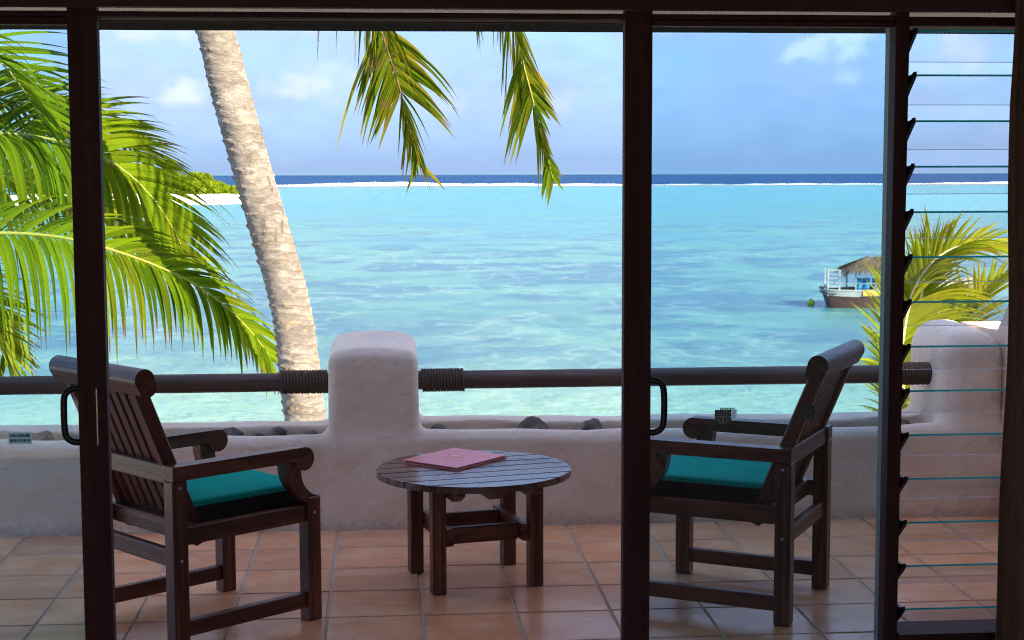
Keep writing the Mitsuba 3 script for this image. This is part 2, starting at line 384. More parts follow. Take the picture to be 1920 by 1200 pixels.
put('surf', shape(trimesh.Trimesh(vv.reshape(-1, 3), np.vstack([q_[:, [0, 1, 2]], q_[:, [0, 2, 3]]]), process=False), 'foam_bsdf', smooth=True))
tag('surf', 'long white line of waves breaking on the reef below the horizon', 'surf', None, 'stuff')
put('reef', shape(grid_mesh(np.linspace(-420, 700, 200), np.linspace(606, 662, 8), lambda X, Y: SEA - 0.22 + 0.55 * np.sin(np.clip((Y - 606) / 56, 0, 1) * np.pi) + 0.25 * (meshkit.fbm(np.stack([X / 14, Y / 9, X * 0], -1), 3) - 0.5)), 'reef_bsdf', smooth=True))
tag('reef', 'low grey reef flat in front of the surf', None, None, 'structure')


def isl(X, Y):
    cx = np.clip((-24.5 - X) / 30, 0, 1)
    h = 3.0 * np.clip(1 - ((Y - 300) / 47) ** 2, -1, 1) * 0.5 * np.clip((-24.0 - X) / 6, 0, 1) ** 0.5 - 0.25
    return SEA + h + 0.2 * (meshkit.fbm(np.stack([X / 6, Y / 8, X * 0], -1), 3) - 0.5)


put('island', shape(grid_mesh(np.linspace(-140, -22, 100), np.linspace(250, 340, 60), isl), 'sand_bsdf', smooth=True))
tag('island', 'white sand spit of the small island at the left', None, None, 'structure')


def leaf_cloud(centres, radii, n, size, seed, squash=0.75):
    """leaf clumps: many small bent leaf faces through a few overlapping volumes"""
    r = np.random.default_rng(seed)
    c, R = np.asarray(centres, float), np.asarray(radii, float)
    w = R ** 2 / (R ** 2).sum()
    which = r.choice(len(c), n, p=w)
    d = r.normal(size=(n, 3)); d /= np.linalg.norm(d, axis=1, keepdims=True)
    rad = R[which] * (0.55 + 0.5 * r.random(n) ** 0.6)
    p = c[which] + d * rad[:, None] * [1, 1, squash]
    a = r.normal(size=(n, 3)); a /= np.linalg.norm(a, axis=1, keepdims=True)
    b = np.cross(a, d + 0.6 * r.normal(size=(n, 3))); b /= np.linalg.norm(b, axis=1, keepdims=True)
    s = size * (0.6 + 0.8 * r.random(n))[:, None]
    v = np.stack([p - a * s, p + b * s * 0.45, p + a * s, p - b * s * 0.45], 1).reshape(-1, 3)
    f = (np.arange(n)[:, None] * 4 + np.array([[0, 1, 2, 0, 2, 3]])).reshape(-1, 3)
    return trimesh.Trimesh(v, f, process=False)


def island_tree(x, y, w, h, base, seed, label):
    t = new_thing('island_tree', label, 'tree', 'trees on the sandy island')
    r = np.random.default_rng(seed)
    n = 16
    cs = np.stack([x + w * (r.random(n) - 0.5) * 0.9, y + w * (r.random(n) - 0.5) * 0.6, base + h * (0.12 + 0.62 * r.random(n))], -1)
    cs[:, 2] -= np.abs(cs[:, 0] - x) / w * h * 0.5
    put(t + '__crown', shape(leaf_cloud(cs, w * (0.17 + 0.12 * r.random(n)), 8000, 0.24, seed, 0.85), 'bush_bsdf', smooth=False))
    put(t + '__trunk', shape(tube([(x, y, base - 1.2), (x + 0.1, y, base + h * 0.25), (x - 0.1, y + 0.1, base + h * 0.5)], [0.22, 0.17, 0.10], 8), 'bark_bsdf'))


for args in ((-30.6, 300, 4.0, 1.5, -2.0, 1, 'lowest bush at the very tip of the island, right of all its trees'),
             (-33.0, 300, 5.0, 3.0, -2.0, 2, 'low rounded island bush next to the tip'),
             (-36.0, 301, 5.6, 5.2, -2.0, 3, 'tall lime green island tree at the head of the slope'),
             (-40.5, 302, 7.0, 5.4, -2.0, 4, 'broad island tree seen through the tips of the palm fronds'),
             (-46.5, 304, 7.5, 5.8, -2.0, 8, 'island tree behind the palm fronds right of the left door stile'),
             (-53.5, 306, 8.0, 5.6, -2.0, 5, 'island tree behind the left door stile'),
             (-61.5, 308, 8.0, 6.2, -2.0, 6, 'island tree seen through the left glass and the palm fronds'),
             (-70.0, 310, 8.5, 5.6, -2.0, 7, 'leftmost island tree in view behind the palm fronds')):
    island_tree(*args)

# ---------------------------------------------------------------- bungalow: dark room shell, roof and eave
bung = new_thing('bungalow', 'dark bungalow room whose lintel and eave frame the terrace view', 'building')
X_ = (1, 0, 0)
B = lambda n, lo, hi, m, ax=X_, bev=0.003: put(f'{bung}__{n}', shape(span(lo, hi, bev), m, ax))
B('lintel', (-1.9, 4.37, 2.066), (2.6, 4.41, 2.76), 'lintel_bsdf')
B('wall', (-3.2, 4.37, -0.05), (-1.903, 4.60, 2.76), 'interior_bsdf')
B('wall', (1.957, 4.37, -0.05), (3.0, 4.60, 2.064), 'interior_bsdf')
B('wall', (-3.41, -3.39, -0.05), (-3.19, 4.595, 2.765), 'interior_bsdf')
B('wall', (2.985, -3.39, -0.05), (3.2, 4.595, 2.765), 'interior_bsdf')
B('wall', (-3.2, -3.4, -0.05), (-1.5, -3.203, 2.76), 'interior_bsdf')
B('wall', (1.5, -3.4, -0.05), (3.0, -3.203, 2.76), 'interior_bsdf')
B('wall', (-1.497, -3.4, 2.3), (1.497, -3.203, 2.76), 'interior_bsdf')  # wide opening added in this unseen back wall to let fill daylight in
B('ceiling', (-3.4, -3.41, 2.752), (3.21, 4.42, 2.82), 'interior_bsdf')
B('soffit', (-4.2, 4.56, 2.099), (4.3, 4.927, 2.112), 'soffit_bsdf')
B('fascia', (-4.2, 4.93, 2.088), (4.3, 5.315, 2.24), 'fascia_bsdf')
rf = Polygon([(4.2, 2.83), (5.40, 2.248), (5.40, 2.285), (4.3, 2.85), (0.6, 4.6), (-3.6, 3.6), (-3.6, 3.55), (0.6, 4.55)])
m = extrude_xz(rf, -4.3, 4.4)
m.vertices = np.array(m.vertices)[:, [1, 0, 2]]; m.invert()
put(bung + '__roof', shape(m, 'fascia_bsdf', X_))
put('interior_floor', shape(span((-3.2, -3.2, -0.08), (3.0, 4.60, -0.012)), 'interior_bsdf')); tag('interior_floor', 'dark floor of the room', None, None, 'structure')

# ---------------------------------------------------------------- terrace floor, tile by tile
put('terrace_floor', shape(span((-3.6, 4.603, -0.35), (3.3, 7.2, -0.006)), 'grout_bsdf', None, False)); tag('terrace_floor', 'terracotta tiled terrace floor with pale grout', None, None, 'structure')
tile = shape(cbox((0.3375, 0.3415, 0.02), 0.0025), 'tile_bsdf', smooth=False)
for ix in range(-8, 9):
    for iy in range(-1, 6):
        cx, cy = 0.463 + 0.346 * (ix + 0.5), 5.47 + 0.350 * (iy + 0.5) - 0.35
        if -2.9 < cx < 3.0:
            put('terrace_floor__tile', tile, T().translate([cx, cy, -0.010 + rng.normal() * 0.0003]) @ T().rotate([1, 0, 0], rng.normal() * 0.06) @ T().rotate([0, 1, 0], rng.normal() * 0.06) @ T().rotate([0, 0, 1], rng.normal() * 0.12))

# ---------------------------------------------------------------- parapet with pillars (one rounded plaster body)
PX = [(-0.066, 0.205, 0.80, 0.048, 0.028), (2.73, 0.150, 0.80, 0.10, 0.06)]


def rbox(x, y, z, cx, cy, cz, hx, hy, hz, r):
    qx, qy, qz = abs(x - cx) - hx + r, abs(y - cy) - hy + r, abs(z - cz) - hz + r
    o = math.sqrt(max(qx, 0) ** 2 + max(qy, 0) ** 2 + max(qz, 0) ** 2)
    return o + min(max(qx, qy, qz), 0) - r


def smin(a, b, k):
    h = max(k - abs(a - b), 0) / k
    return min(a, b) - h * h * k * 0.25


def parapet(x, y, z):
    w = 0.006 * math.sin(x * 2.1 + 0.7) + 0.004 * math.sin(x * 5.3) + 0.002 * math.sin(x * 13.1 + y * 9)
    zz = z - w
    d = rbox(0, y, zz, 0, 7.115, 0.0, 1, 0.265, 0.43, 0.052)
    d = max(d, -(rbox(0, y, zz, 0, 7.055 + w, 0.48, 1, 0.105, 0.125, 0.02)))
    for cx, hx, top, rad, dm in PX:
        dome = top + dm * (1 - ((x - cx) / 0.22) ** 2) + 0.05 * (y - 6.9)
        p = rbox(x, y, z - (dome - top), cx, 7.135, 0.0, hx + 0.01 * (0.4 - z), 0.288, top, rad)
        d = smin(d, p, 0.05)
    return -d


lo, hi, ed = (-3.0, 6.78, -0.06), (2.98, 7.50, 0.96), 0.026
mm = manifold3d.Manifold.level_set(parapet, [*lo, *hi], ed, 0.0).to_mesh()
pm = trimesh.Trimesh(np.array(mm.vert_properties[:, :3], float), np.array(mm.tri_verts), process=False)
nv, nf = trimesh.remesh.subdivide(pm.vertices, pm.faces)
pm = trimesh.Trimesh(nv, nf, process=False)
trimesh.smoothing.filter_taubin(pm, iterations=6)
vn = np.array(pm.vertex_normals)
pv = np.array(pm.vertices)
pm.vertices = pv + vn * ((meshkit.fbm(pv * 6, 3, 2) - 0.5) * 0.009 + (meshkit.fbm(pv * 40, 2, 6) - 0.5) * 0.002)[:, None]
wall = new_thing('parapet_wall', 'low rounded white plaster parapet with planting trough and two pillars', 'parapet wall')
vv_, ff_, nn_ = meshkit.arrays(pm, True)
cen = vv_[ff_].mean(1)
sel = [(np.abs(cen[:, 0] - c) < h + 0.035) & (cen[:, 2] > 0.455) for c, h, *_ in PX]
for nm, msk in (('base', ~(sel[0] | sel[1])), ('pillar', sel[0]), ('pillar', sel[1])):
    f = ff_[msk]
    u, inv = np.unique(f, return_inverse=True)
    fn = meshkit.write_ply((vv_[u], inv.reshape(-1, 3)), False, None, None, normals=nn_[u])
    kk = put(wall + '__' + nm, {'type': 'ply', 'filename': fn, 'face_normals': False, 'bsdf': {'type': 'ref', 'id': 'plaster_bsdf'}})
tag(wall + '__pillar', 'stout white pillar between the two handrail poles')
tag(wall + '__pillar_001', 'white pillar seen through the louvre blades')

# side wall rising towards the house at the right end
yy = np.linspace(4.62, 7.42, 80)
top = 0.86 + 1.25 * np.clip((6.95 - yy) / 1.5, 0, 1) ** 0.85
poly = Polygon(list(zip(yy, top)) + [(7.42, -0.05), (4.62, -0.05)])
sw = trimesh.creation.extrude_polygon(poly, 0.2, engine='earcut')
sw.vertices = np.stack([np.array(sw.vertices)[:, 2] + 2.862, np.array(sw.vertices)[:, 0], np.array(sw.vertices)[:, 1]], 1)
put('side_wall', shape(sw, 'plaster_bsdf', None, 25)); tag('side_wall', 'white plaster wall rising toward the house beyond the louvre window', 'wall')

# stones in the trough
for i, (x, y, z, sx, sy, sz, rz, lab) in enumerate((
        (-0.72, 7.07, 0.385, .062, .05, .055, 10, 'brown stone in the trough, left of the flat grey one, behind the left armchair'),
        (-0.60, 7.06, 0.372, .040, .04, .042, 40, 'smallest stone in the trough, between two larger ones behind the left armchair'),
        (-0.515, 7.08, 0.383, .062, .05, .058, 70, 'grey pointed stone in the trough above the arm of the left armchair'),
        (-0.37, 7.07, 0.372, .058, .05, .048, 20, 'low flat stone in the trough just left of the middle pillar'),
        (0.235, 7.09, 0.385, .046, .045, .055, 15, 'small dark stone in the trough just right of the middle pillar'),
        (0.675, 7.10, 0.392, .085, .055, .068, 35, 'largest stone in the trough, leaning between middle pillar and sliding door'),
        (0.955, 7.09, 0.390, .055, .048, .058, 80, 'round stone in the trough just left of the middle door stile'),
        (-1.62, 7.06, 0.375, .10, .06, .05, 5, 'long flat stone in the trough behind the left glass pane'),
        (2.42, 7.07, 0.385, .085, .05, .055, 12, 'tan stone in the trough in front of the right pillar'))):
    s = trimesh.creation.icosphere(3)
    p = np.array(s.vertices)
    s.vertices = p * (1 + 0.55 * (meshkit.fbm(p * 1.3 + i * 5.1, 2, i) - 0.5)[:, None] + 0.12 * (meshkit.fbm(p * 5 + i, 2, i) - 0.5)[:, None]) * [sx, sy, sz]
    k = put('trough_stone', shape(s, 'stone_bsdf', None, True), T().translate([x, y, z]) @ T().rotate([0, 0, 1], rz) @ T().rotate([0, 1, 0], float(rng.normal() * 14)))
    tag(k, lab, 'stone', 'stones in the parapet trough')
put(wall + '__soil', shape(span((-2.95, 6.945, 0.30), (2.55, 7.165, 0.365)), 'stone_bsdf'), None, 'dark bed of the trough')


# handrail poles with rope bindings
def rope_wrap(x0, x1, y, z, r):
    turns = max(5, int(round((x1 - x0) / 0.0155)))
    rr = (x1 - x0) / turns / 2
    n = turns * 28
    s = np.linspace(0, 1, n)
    cen = np.stack([x0 + rr + (x1 - x0 - 2 * rr) * s, y + (r + rr * 0.8) * np.cos(s * turns * 2 * np.pi), z + (r + rr * 0.8) * np.sin(s * turns * 2 * np.pi)], -1)
    t = np.gradient(cen, axis=0); t /= np.linalg.norm(t, axis=1, keepdims=True)
    ms = []
    ph = np.cumsum(np.r_[0, np.linalg.norm(np.diff(cen, axis=0), axis=1)]) / 0.036 * 2 * np.pi
    A = np.tile([[1.0, 0, 0]], (n, 1)); A -= t * (A * t).sum(1, keepdims=True); A /= np.linalg.norm(A, axis=1, keepdims=True)
    Bv = np.cross(t, A)
    for j in range(3):
        off = 0.52 * rr * (np.cos(ph + j * 2.094)[:, None] * A + np.sin(ph + j * 2.094)[:, None] * Bv)
        ms.append(tube(cen + off, rr * 0.56, 6))
    return join(ms)


def pole(x0, x1, y, z, r, seed):
    x = np.linspace(x0, x1, 60)
    w = lambda k: 0.006 * (meshkit.noise(np.stack([x * 1.2, x * 0 + k, x * 0], -1), seed) - 0.5)
    return tube(np.stack([x, y + w(1.5), z + w(7.5)], -1), r + 0.4 * w(3.1), 28)


RZ, RY, RR = 0.645, 7.10, 0.0425
h1 = new_thing('handrail_pole', 'round dark wooden handrail pole ending in the left side of the middle pillar', 'handrail', 'handrail poles over the parapet')
put(h1 + '__pole', shape(pole(-3.2, -0.255, RY, RZ, RR, 3), 'pole_bsdf', X_))
put(h1 + '__rope_binding', shape(rope_wrap(-0.503, -0.268, RY, RZ, RR), 'rope_bsdf', None, True), None, 'dark rope wound round the pole end')
h2 = new_thing('handrail_pole', 'round dark wooden handrail pole running from the middle pillar to the right pillar', 'handrail', 'handrail poles over the parapet')
put(h2 + '__pole', shape(pole(0.125, 2.63, RY, RZ, RR, 8), 'pole_bsdf', X_))
put(h2 + '__rope_binding', shape(rope_wrap(0.150, 0.362, RY, RZ, RR), 'rope_bsdf', None, True), None, 'dark rope wound round the pole end at the middle pillar')
put(h2 + '__rope_binding', shape(rope_wrap(2.42, 2.605, RY, RZ, RR), 'rope_bsdf', None, True), None, 'dark rope wound round the pole end behind the louvre blades')


# ---------------------------------------------------------------- armchairs
def chair_parts():
    P = []
    add = lambda n, m, ax, mat='wood_bsdf', sm=30, lab=None: P.append((n, shape(m, mat, ax, sm, len(P)), lab))
    LX, LY, W = 0.2775, 0.27, 0.058
    h = W / 2
    for s in (-1, 1):
        add('leg', span((-LX - h, s * LY - h, 0), (-LX + h, s * LY + h, 0.585), 0.004), (0, 0, 1))
        add('leg', span((LX - h, s * LY - h, 0), (LX + h, s * LY + h, 0.452), 0.004), (0, 0, 1))
    for s in (-1, 1):
        pl = Polygon([(-LX - h, 0.587), (0.225, 0.587), (0.225, 0.636), (-LX - h, 0.636)]).union(Point(0.236, 0.594).buffer(0.042, 24))
        add('arm', extrude_xz(pl, s * LY - 0.031, s * LY + 0.031), (1, 0, 0), sm=25)
        fr = CubicSpline([0, 1, 2, 3, 4], [(0.3065, 0.456), (0.272, 0.463), (0.243, 0.488), (0.226, 0.525), (0.222, 0.575)])(np.linspace(0, 4, 17))
        bk = CubicSpline([0, 1, 2, 3, 4], [(0.155, 0.5855), (0.160, 0.545), (0.174, 0.505), (0.203, 0.467), (0.2475, 0.432)])(np.linspace(0, 4, 17))
        pl = Polygon(np.vstack([fr, bk, [(0.2475, 0.4545), (0.3065, 0.4545)]])).buffer(0)
        pl = max(getattr(pl, 'geoms', [pl]), key=lambda g: g.area)
        add('arm_bracket', extrude_xz(pl, s * LY - 0.026, s * LY + 0.026), (0.5, 0, 0.86), sm=25)
        add('side_rail', span((-LX + h, s * LY - 0.017, 0.362), (LX - h, s * LY + 0.017, 0.424)), (1, 0, 0))
        add('stretcher', span((-LX + h, s * LY - 0.016, 0.048), (LX - h, s * LY + 0.016, 0.103)), (1, 0, 0))
    add('crossrail', span((-LX - 0.020, -LY + 0.033, 0.572), (-LX + 0.020, LY - 0.033, 0.6345)), (0, 1, 0))
    add('stretcher', span((-LX - 0.015, -LY + h, 0.288), (-LX + 0.015, LY - h, 0.346)), (0, 1, 0))
    add('front_rail', span((LX - 0.017, -LY + h, 0.362), (LX + 0.017, LY - h, 0.424)), (0, 1, 0))
    for k in range(5):
        x = -0.13 + k * 0.082
        add('seat_slat', span((x - 0.03, -LY + 0.0175, 0.395), (x + 0.03, LY - 0.0175, 0.416)), (0, 1, 0))
    b0, b1 = np.array([-0.152, 0.345]), np.array([-0.392, 0.935])
    dirv = (b1 - b0) / np.linalg.norm(b1 - b0)
    upn = (dirv[1], 0, -dirv[0])
    pt = lambda z, y: (b0[0] + (b1 - b0)[0] * (z - b0[1]) / (b1 - b0)[1], y, z)
    for s in (-1, 1):
        add('back_stile', bar(pt(0.345, s * 0.214), pt(0.93, s * 0.214), 0.040, 0.050, 0.005, upn), (dirv[0], 0, dirv[1]))
    for k in range(7):
        y = (k - 3) * 0.0555
        add('back_slat', bar(pt(0.385, y), pt(0.91, y), 0.041, 0.019, 0.003, upn), (dirv[0], 0, dirv[1]))
    add('back_rail', bar(np.array(pt(0.392, -0.192)) + np.array(upn) * -0.0, np.array(pt(0.392, 0.192)), 0.05, 0.03, 0.003, upn), (0, 1, 0))
    add('seat_rail', span((-0.232, -LY + 0.0175, 0.366), (-0.196, LY - 0.0175, 0.428)), (0, 1, 0))
    pl = Point(b1[0], b1[1]).buffer(0.0365, 24).union(affinity.translate(Point(b1[0], b1[1]).buffer(0.033, 24), -dirv[0] * 0.028, -dirv[1] * 0.028)).convex_hull
    add('top_rail', extrude_xz(pl, -0.285, 0.285), (0, 1, 0), sm=25)
    # cushion: teal cover over a dark boxed side
    def pad(z0, z1, g, r):
        pts = []
        for x in (-0.20 + r + g, 0.292 - r - g):
            for y in (-0.232 + r + g, 0.232 - r - g):
                pts.append((x, y))
        sq = shapely.MultiPoint(pts).convex_hull.buffer(r, 10)
        return sq
    sq = pad(0, 0, 0.0, 0.03)
    m = extrude_xy(sq, 0.4185, 0.476)
    add('cushion_side', m, None, 'cushion_side_bsdf', 40, 'dark boxed side of the cushion')
    rings, zs = [], [(0.004, 0.4765), (0.001, 0.480), (-0.001, 0.485), (0.002, 0.491), (0.010, 0.4955), (0.03, 0.4985), (0.07, 0.5015), (0.13, 0.5035), (0.19, 0.504)]
    ring0 = np.array(sq.exterior.segmentize(0.02).coords)[:-1]
    cxy = np.array([0.046, 0.0])
    V = []
    for ins, z in zs:
        sc = 1 - ins / np.linalg.norm(ring0 - cxy, axis=1).mean()
        V.append(np.c_[cxy + (ring0 - cxy) * sc, np.full(len(ring0), z)])
    n = len(ring0)
    V = np.vstack(V + [np.array([[0.046, 0, 0.504]])])
    F = []
    for a in range(len(zs) - 1):
        for b in range(n):
            c, d = a * n + b, a * n + (b + 1) % n
            F += [(c, d, d + n), (c, d + n, c + n)]
    e = (len(zs) - 1) * n
    F += [(e + b, e + (b + 1) % n, len(V) - 1) for b in range(n)]
    add('cushion_cover', trimesh.Trimesh(V, F, process=False), (1, 0, 0), 'teal_bsdf', 60, 'teal fabric top of the cushion')
    pr = np.vstack([ring0, ring0[:1]])
    add('piping', tube(np.c_[cxy + (pr - cxy) * 1.004, np.full(len(pr), 0.4785)], 0.0042, 8, False), None, 'teal_bsdf', True)
    sx = [(-LX, s * (LY + h)) for s in (-1, 1)] + [(LX, s * (LY + h)) for s in (-1, 1)]
    for (x, y) in sx:
        for z in ((0.562, 0.315) if x < 0 else (0.393,)):
            c = trimesh.creation.icosphere(1, 0.0055); c.apply_scale([1, 0.5, 1]); c.apply_translation([x, y, z])
            P.append(('bolt', shape(c, 'metal_bsdf', None, True), None))
    return P


CH = chair_parts()
for lab, cx, cy, ang in (('dark slatted armchair with teal cushion left of the round table, behind the door stile', -0.672, 5.495, 40.0),
                         ('dark slatted armchair with teal cushion right of the table, behind the glass door', 1.289, 5.605, 150.0)):
    t = new_thing('armchair', lab, 'armchair', 'armchairs on the terrace')
    M = T().translate([cx, cy, 0.001]) @ T().rotate([0, 0, 1], ang)
    for n, s, pl in CH:
        put(f'{t}__{n}', s, M, pl)

# ---------------------------------------------------------------- round table and folder
tb = new_thing('side_table', 'low round slatted dark wood table between the two armchairs', 'table')
MT = T().translate([0.335, 5.965, 0.001]) @ T().rotate([0, 0, 1], 13.5)
disc = Point(0, 0).buffer(0.384, 64)
edges = np.linspace(-0.384, 0.384, 9)
for i in range(8):
    g = disc.intersection(sbox(-1, edges[i] + (0.0035 if i else 0), 1, edges[i + 1] - (0.0035 if i < 7 else 0)))
    low = extrude_xy(g, 0.4205, 0.4425)
    topm = extrude_xy(g.buffer(-0.0022), 0.4425, 0.4450)
    put(f'{tb}__slat', shape(join([low, topm]), 'tabletop_bsdf', X_, 25, i), MT)
Lx, Ly, lw = 0.196, 0.170, 0.027
for sx in (-1, 1):
    for sy in (-1, 1):
        put(f'{tb}__leg', shape(span((sx * Lx - lw, sy * Ly - lw, 0), (sx * Lx + lw, sy * Ly + lw, 0.419), 0.003), 'wood_bsdf', (0, 0, 1), 30, sx + sy * 2), MT)
for x, w in ((-Lx + lw + 0.018, 0.034), (0, 0.05), (Lx - lw - 0.018, 0.034)):
    m = Polygon([(-0.335, 0.4195), (-0.335, 0.405), (-0.275, 0.375), (0.275, 0.375), (0.335, 0.405), (0.335, 0.4195)])
    m = extrude_xz(m, -w / 2, w / 2)
    m.vertices = np.stack([np.array(m.vertices)[:, 1] + x, np.array(m.vertices)[:, 0], np.array(m.vertices)[:, 2]], 1); m.invert()
    put(f'{tb}__cleat', shape(m, 'wood_bsdf', (0, 1, 0), 25, x), MT)
for sx in (-1, 1):
    x = sx * (Lx - lw - 0.016)
    put(f'{tb}__rail', shape(span((x - 0.015, -Ly - 0.02, 0.182), (x + 0.015, Ly + 0.02, 0.247)), 'wood_bsdf', (0, 1, 0), 30, sx), MT)
for sy in (-1, 1):
    put(f'{tb}__rail', shape(span((-Lx + lw + 0.032, sy * 0.125 - 0.014, 0.178), (Lx - lw - 0.032, sy * 0.125 + 0.014, 0.243)), 'wood_bsdf', X_, 30, sy * 3), MT)
mf = new_thing('menu_folder', 'thin pink red menu folder with small gold emblem lying on the round table', 'folder')
MF = T().translate([0.268, 6.125, 0.4465]) @ T().rotate([0, 0, 1], 49.5)
put(mf + '__back_cover', shape(span((-0.168, -0.138, 0), (0.168, 0.138, 0.0032), 0.0012), 'menu_bsdf'), MF)
for i in range(5):
    put(mf + '__page', shape(span((-0.160 + 0.0008 * i, -0.131, 0.0034 + 0.0012 * i), (0.163 - 0.001 * i, 0.131 + 0.0005 * (i % 2), 0.0044 + 0.0012 * i), 0.0003), 'page_bsdf', None, False), MF)
put(mf + '__front_cover', shape(span((-0.168, -0.138, 0.0), (0.168, 0.138, 0.0030), 0.0012), 'menu_bsdf'), MF @ T().translate([0, 0, 0.0098]) @ T().rotate([1, 0, 0], 0.5))
em = [Point(0, 0).buffer(0.008, 8)] + [affinity.rotate(affinity.scale(Point(0.017, 0).buffer(0.006, 8), 1.4, 0.55), a, origin=(0, 0)) for a in range(0, 360, 45)] + [sbox(-0.034, -0.030, 0.034, -0.0275)]
put(mf + '__emblem', shape(extrude_xy(affinity.rotate(shapely.union_all(em[:-1]).union(em[-1]), 40, origin=(0, 0)), 0, 0.0006) if False else join([extrude_xy(g, 0, 0.0006) for g in getattr(shapely.union_all(em), 'geoms', [shapely.union_all(em)])]), 'gold_bsdf'), MF @ T().translate([0.02, 0.015, 0.0134]) @ T().rotate([0, 0, 1], -45))

# ---------------------------------------------------------------- sliding doors, frame, louvre window, curtain
fr_ = new_thing('door_frame', 'dark timber door frame head and jambs around the terrace opening', 'door frame')
FB = lambda n, lo, hi, ax=X_, m='frame_bsdf', lab=None, th=None: put(f'{th or fr_}__{n}', shape(span(lo, hi, 0.002), m, ax), None, lab)
FB('head', (-1.9, 4.452, 2.046), (1.495, 4.470, 2.0622))
FB('track', (-1.9, 4.472, 2.0405), (1.495, 4.486, 2.0525), m='alu_bsdf')
FB('track', (-1.9, 4.500, 2.0405), (1.495, 4.516, 2.052), m='alu_bsdf')
FB('head', (-1.9, 4.488, 2.0365), (1.495, 4.498, 2.056))
FB('threshold', (-1.9, 4.44, -0.010), (1.95, 4.60, 0.018))
FB('jamb', (1.496, 4.44, 0.019), (1.536, 4.50, 2.074), (0, 0, 1))
FB('jamb', (1.4985, 4.503, 0.019), (1.5335, 4.545, 2.036), (0, 0, 1), 'alu_bsdf', 'grey metal outer jamb')
FB('jamb', (-1.9, 4.44, 0.019), (-1.86, 4.55, 2.04), (0, 0, 1))
Z_ = (0, 0, 1)


def d_handle(x, sgn, y):
    p = [(x, y, 0.992), (x + sgn * 0.020, y - 0.002, 0.990), (x + sgn * 0.036, y - 0.004, 0.978), (x + sgn * 0.042, y - 0.004, 0.956), (x + sgn * 0.043, y - 0.004, 0.915), (x + sgn * 0.042, y - 0.004, 0.874), (x + sgn * 0.036, y - 0.004, 0.850), (x + sgn * 0.020, y - 0.002, 0.838), (x, y, 0.836)]
    c = CubicSpline(np.arange(9), p)(np.linspace(0, 8, 60))
    m = tube(c, 0.0095, 16)
    v = np.array(m.vertices); v[:, 1] = y + (v[:, 1] - y) * 0.8
    m.vertices = v
    return m


d1 = new_thing('sliding_door', 'dark framed glass sliding door slid open at the left with handle on its stile', 'sliding door', 'sliding terrace doors')
D = lambda *a, **k: FB(*a, th=d1, **k)
D('stile', (-0.889, 4.448, 0.03), (-0.8065, 4.492, 2.074), Z_)
D('stile', (-1.855, 4.448, 0.03), (-1.775, 4.492, 2.038), Z_)
D('top_rail', (-1.774, 4.4535, 2.024), (-0.890, 4.488, 2.0445))
D('bottom_rail', (-1.774, 4.452, 0.03), (-0.890, 4.488, 0.12))
put(d1 + '__pane', shape(trimesh.Trimesh([(-1.774, 4.47, 0.121), (-0.890, 4.47, 0.121), (-0.890, 4.47, 2.023), (-1.774, 4.47, 2.023)], [(0, 1, 2), (0, 2, 3)]), 'door_glass_bsdf', None, False))
put(d1 + '__handle', shape(d_handle(-0.886, -1, 4.447), 'handle_bsdf', None, True))
put(d1 + '__lock_strip', shape(span((-0.838, 4.4455, 0.825), (-0.834, 4.4475, 0.990), 0.0008), 'metal_bsdf'), None, 'thin bright lock strip on the stile')
d2 = new_thing('sliding_door', 'dark framed glass sliding door slid open at the right in front of the right armchair', 'sliding door', 'sliding terrace doors')
D = lambda *a, **k: FB(*a, th=d2, **k)
D('stile', (0.695, 4.448, 0.03), (0.776, 4.492, 2.074), Z_)
D('stile', (1.4985, 4.452, 0.03), (1.4995, 4.488, 0.04), Z_) if False else None
D('top_rail', (0.777, 4.4535, 2.028), (1.494, 4.488, 2.0445))
D('bottom_rail', (0.777, 4.452, 0.03), (1.494, 4.488, 0.12))
put(d2 + '__pane', shape(trimesh.Trimesh([(0.777, 4.47, 0.121), (1.4945, 4.47, 0.121), (1.4945, 4.47, 2.027), (0.777, 4.47, 2.027)], [(0, 1, 2), (0, 2, 3)]), 'door_glass_bsdf', None, False))
put(d2 + '__handle', shape(d_handle(0.773, 1, 4.447), 'handle_bsdf', None, True))
put(d2 + '__glass_edge', shape(span((0.7775, 4.466, 0.13), (0.7785, 4.469, 2.02), 0.0002), 'alu_bsdf', None, False))


def decal(parts, x, z, y, th, key):
    for nm, poly, mat, dy in parts:
        g = [g for g in getattr(poly, 'geoms', [poly]) if g.area > 1e-9]
        m = join([extrude_xz(affinity.translate(q, x, z), y - dy - 0.0004, y - dy) for q in g])
        put(f'{key}__{nm}', shape(m, mat, None, False))


def tiki(w, h):
    """carved-figure emblem: head bar of blocks, a standing figure, side scrolls"""
    u, v = w / 10, h / 10
    R = lambda a, b, c, d: sbox(a * u, b * v, c * u, d * v)
    arc = lambda cx, cy, r0, r1, a, b: Point(cx * u, cy * v).buffer(r1 * u, 12).difference(Point(cx * u, cy * v).buffer(r0 * u, 12)).intersection(R(a[0], a[1], b[0], b[1]))
    pale = [R(0, 4.6, 10, 5.5), R(4.6, 0.4, 5.4, 4.6), R(1.4, 6.3, 3.6, 7.0), R(6.4, 6.3, 8.6, 7.0), R(2.2, 8.2, 3.0, 9.6), R(7.0, 8.2, 7.8, 9.6),
            arc(1.2, 0.8, 1.6, 2.5, (1.2, 0.4), (4.2, 4.4)), arc(8.8, 0.8, 1.6, 2.5, (5.8, 0.4), (8.8, 4.4)), R(3.9, 5.5, 4.35, 9.2), R(5.65, 5.5, 6.1, 9.2), R(0, 7.6, 1.3, 8.2), R(8.7, 7.6, 10, 8.2)]
    return sbox(0, 0, w, h), shapely.union_all(pale).intersection(sbox(0, 0, w, h))


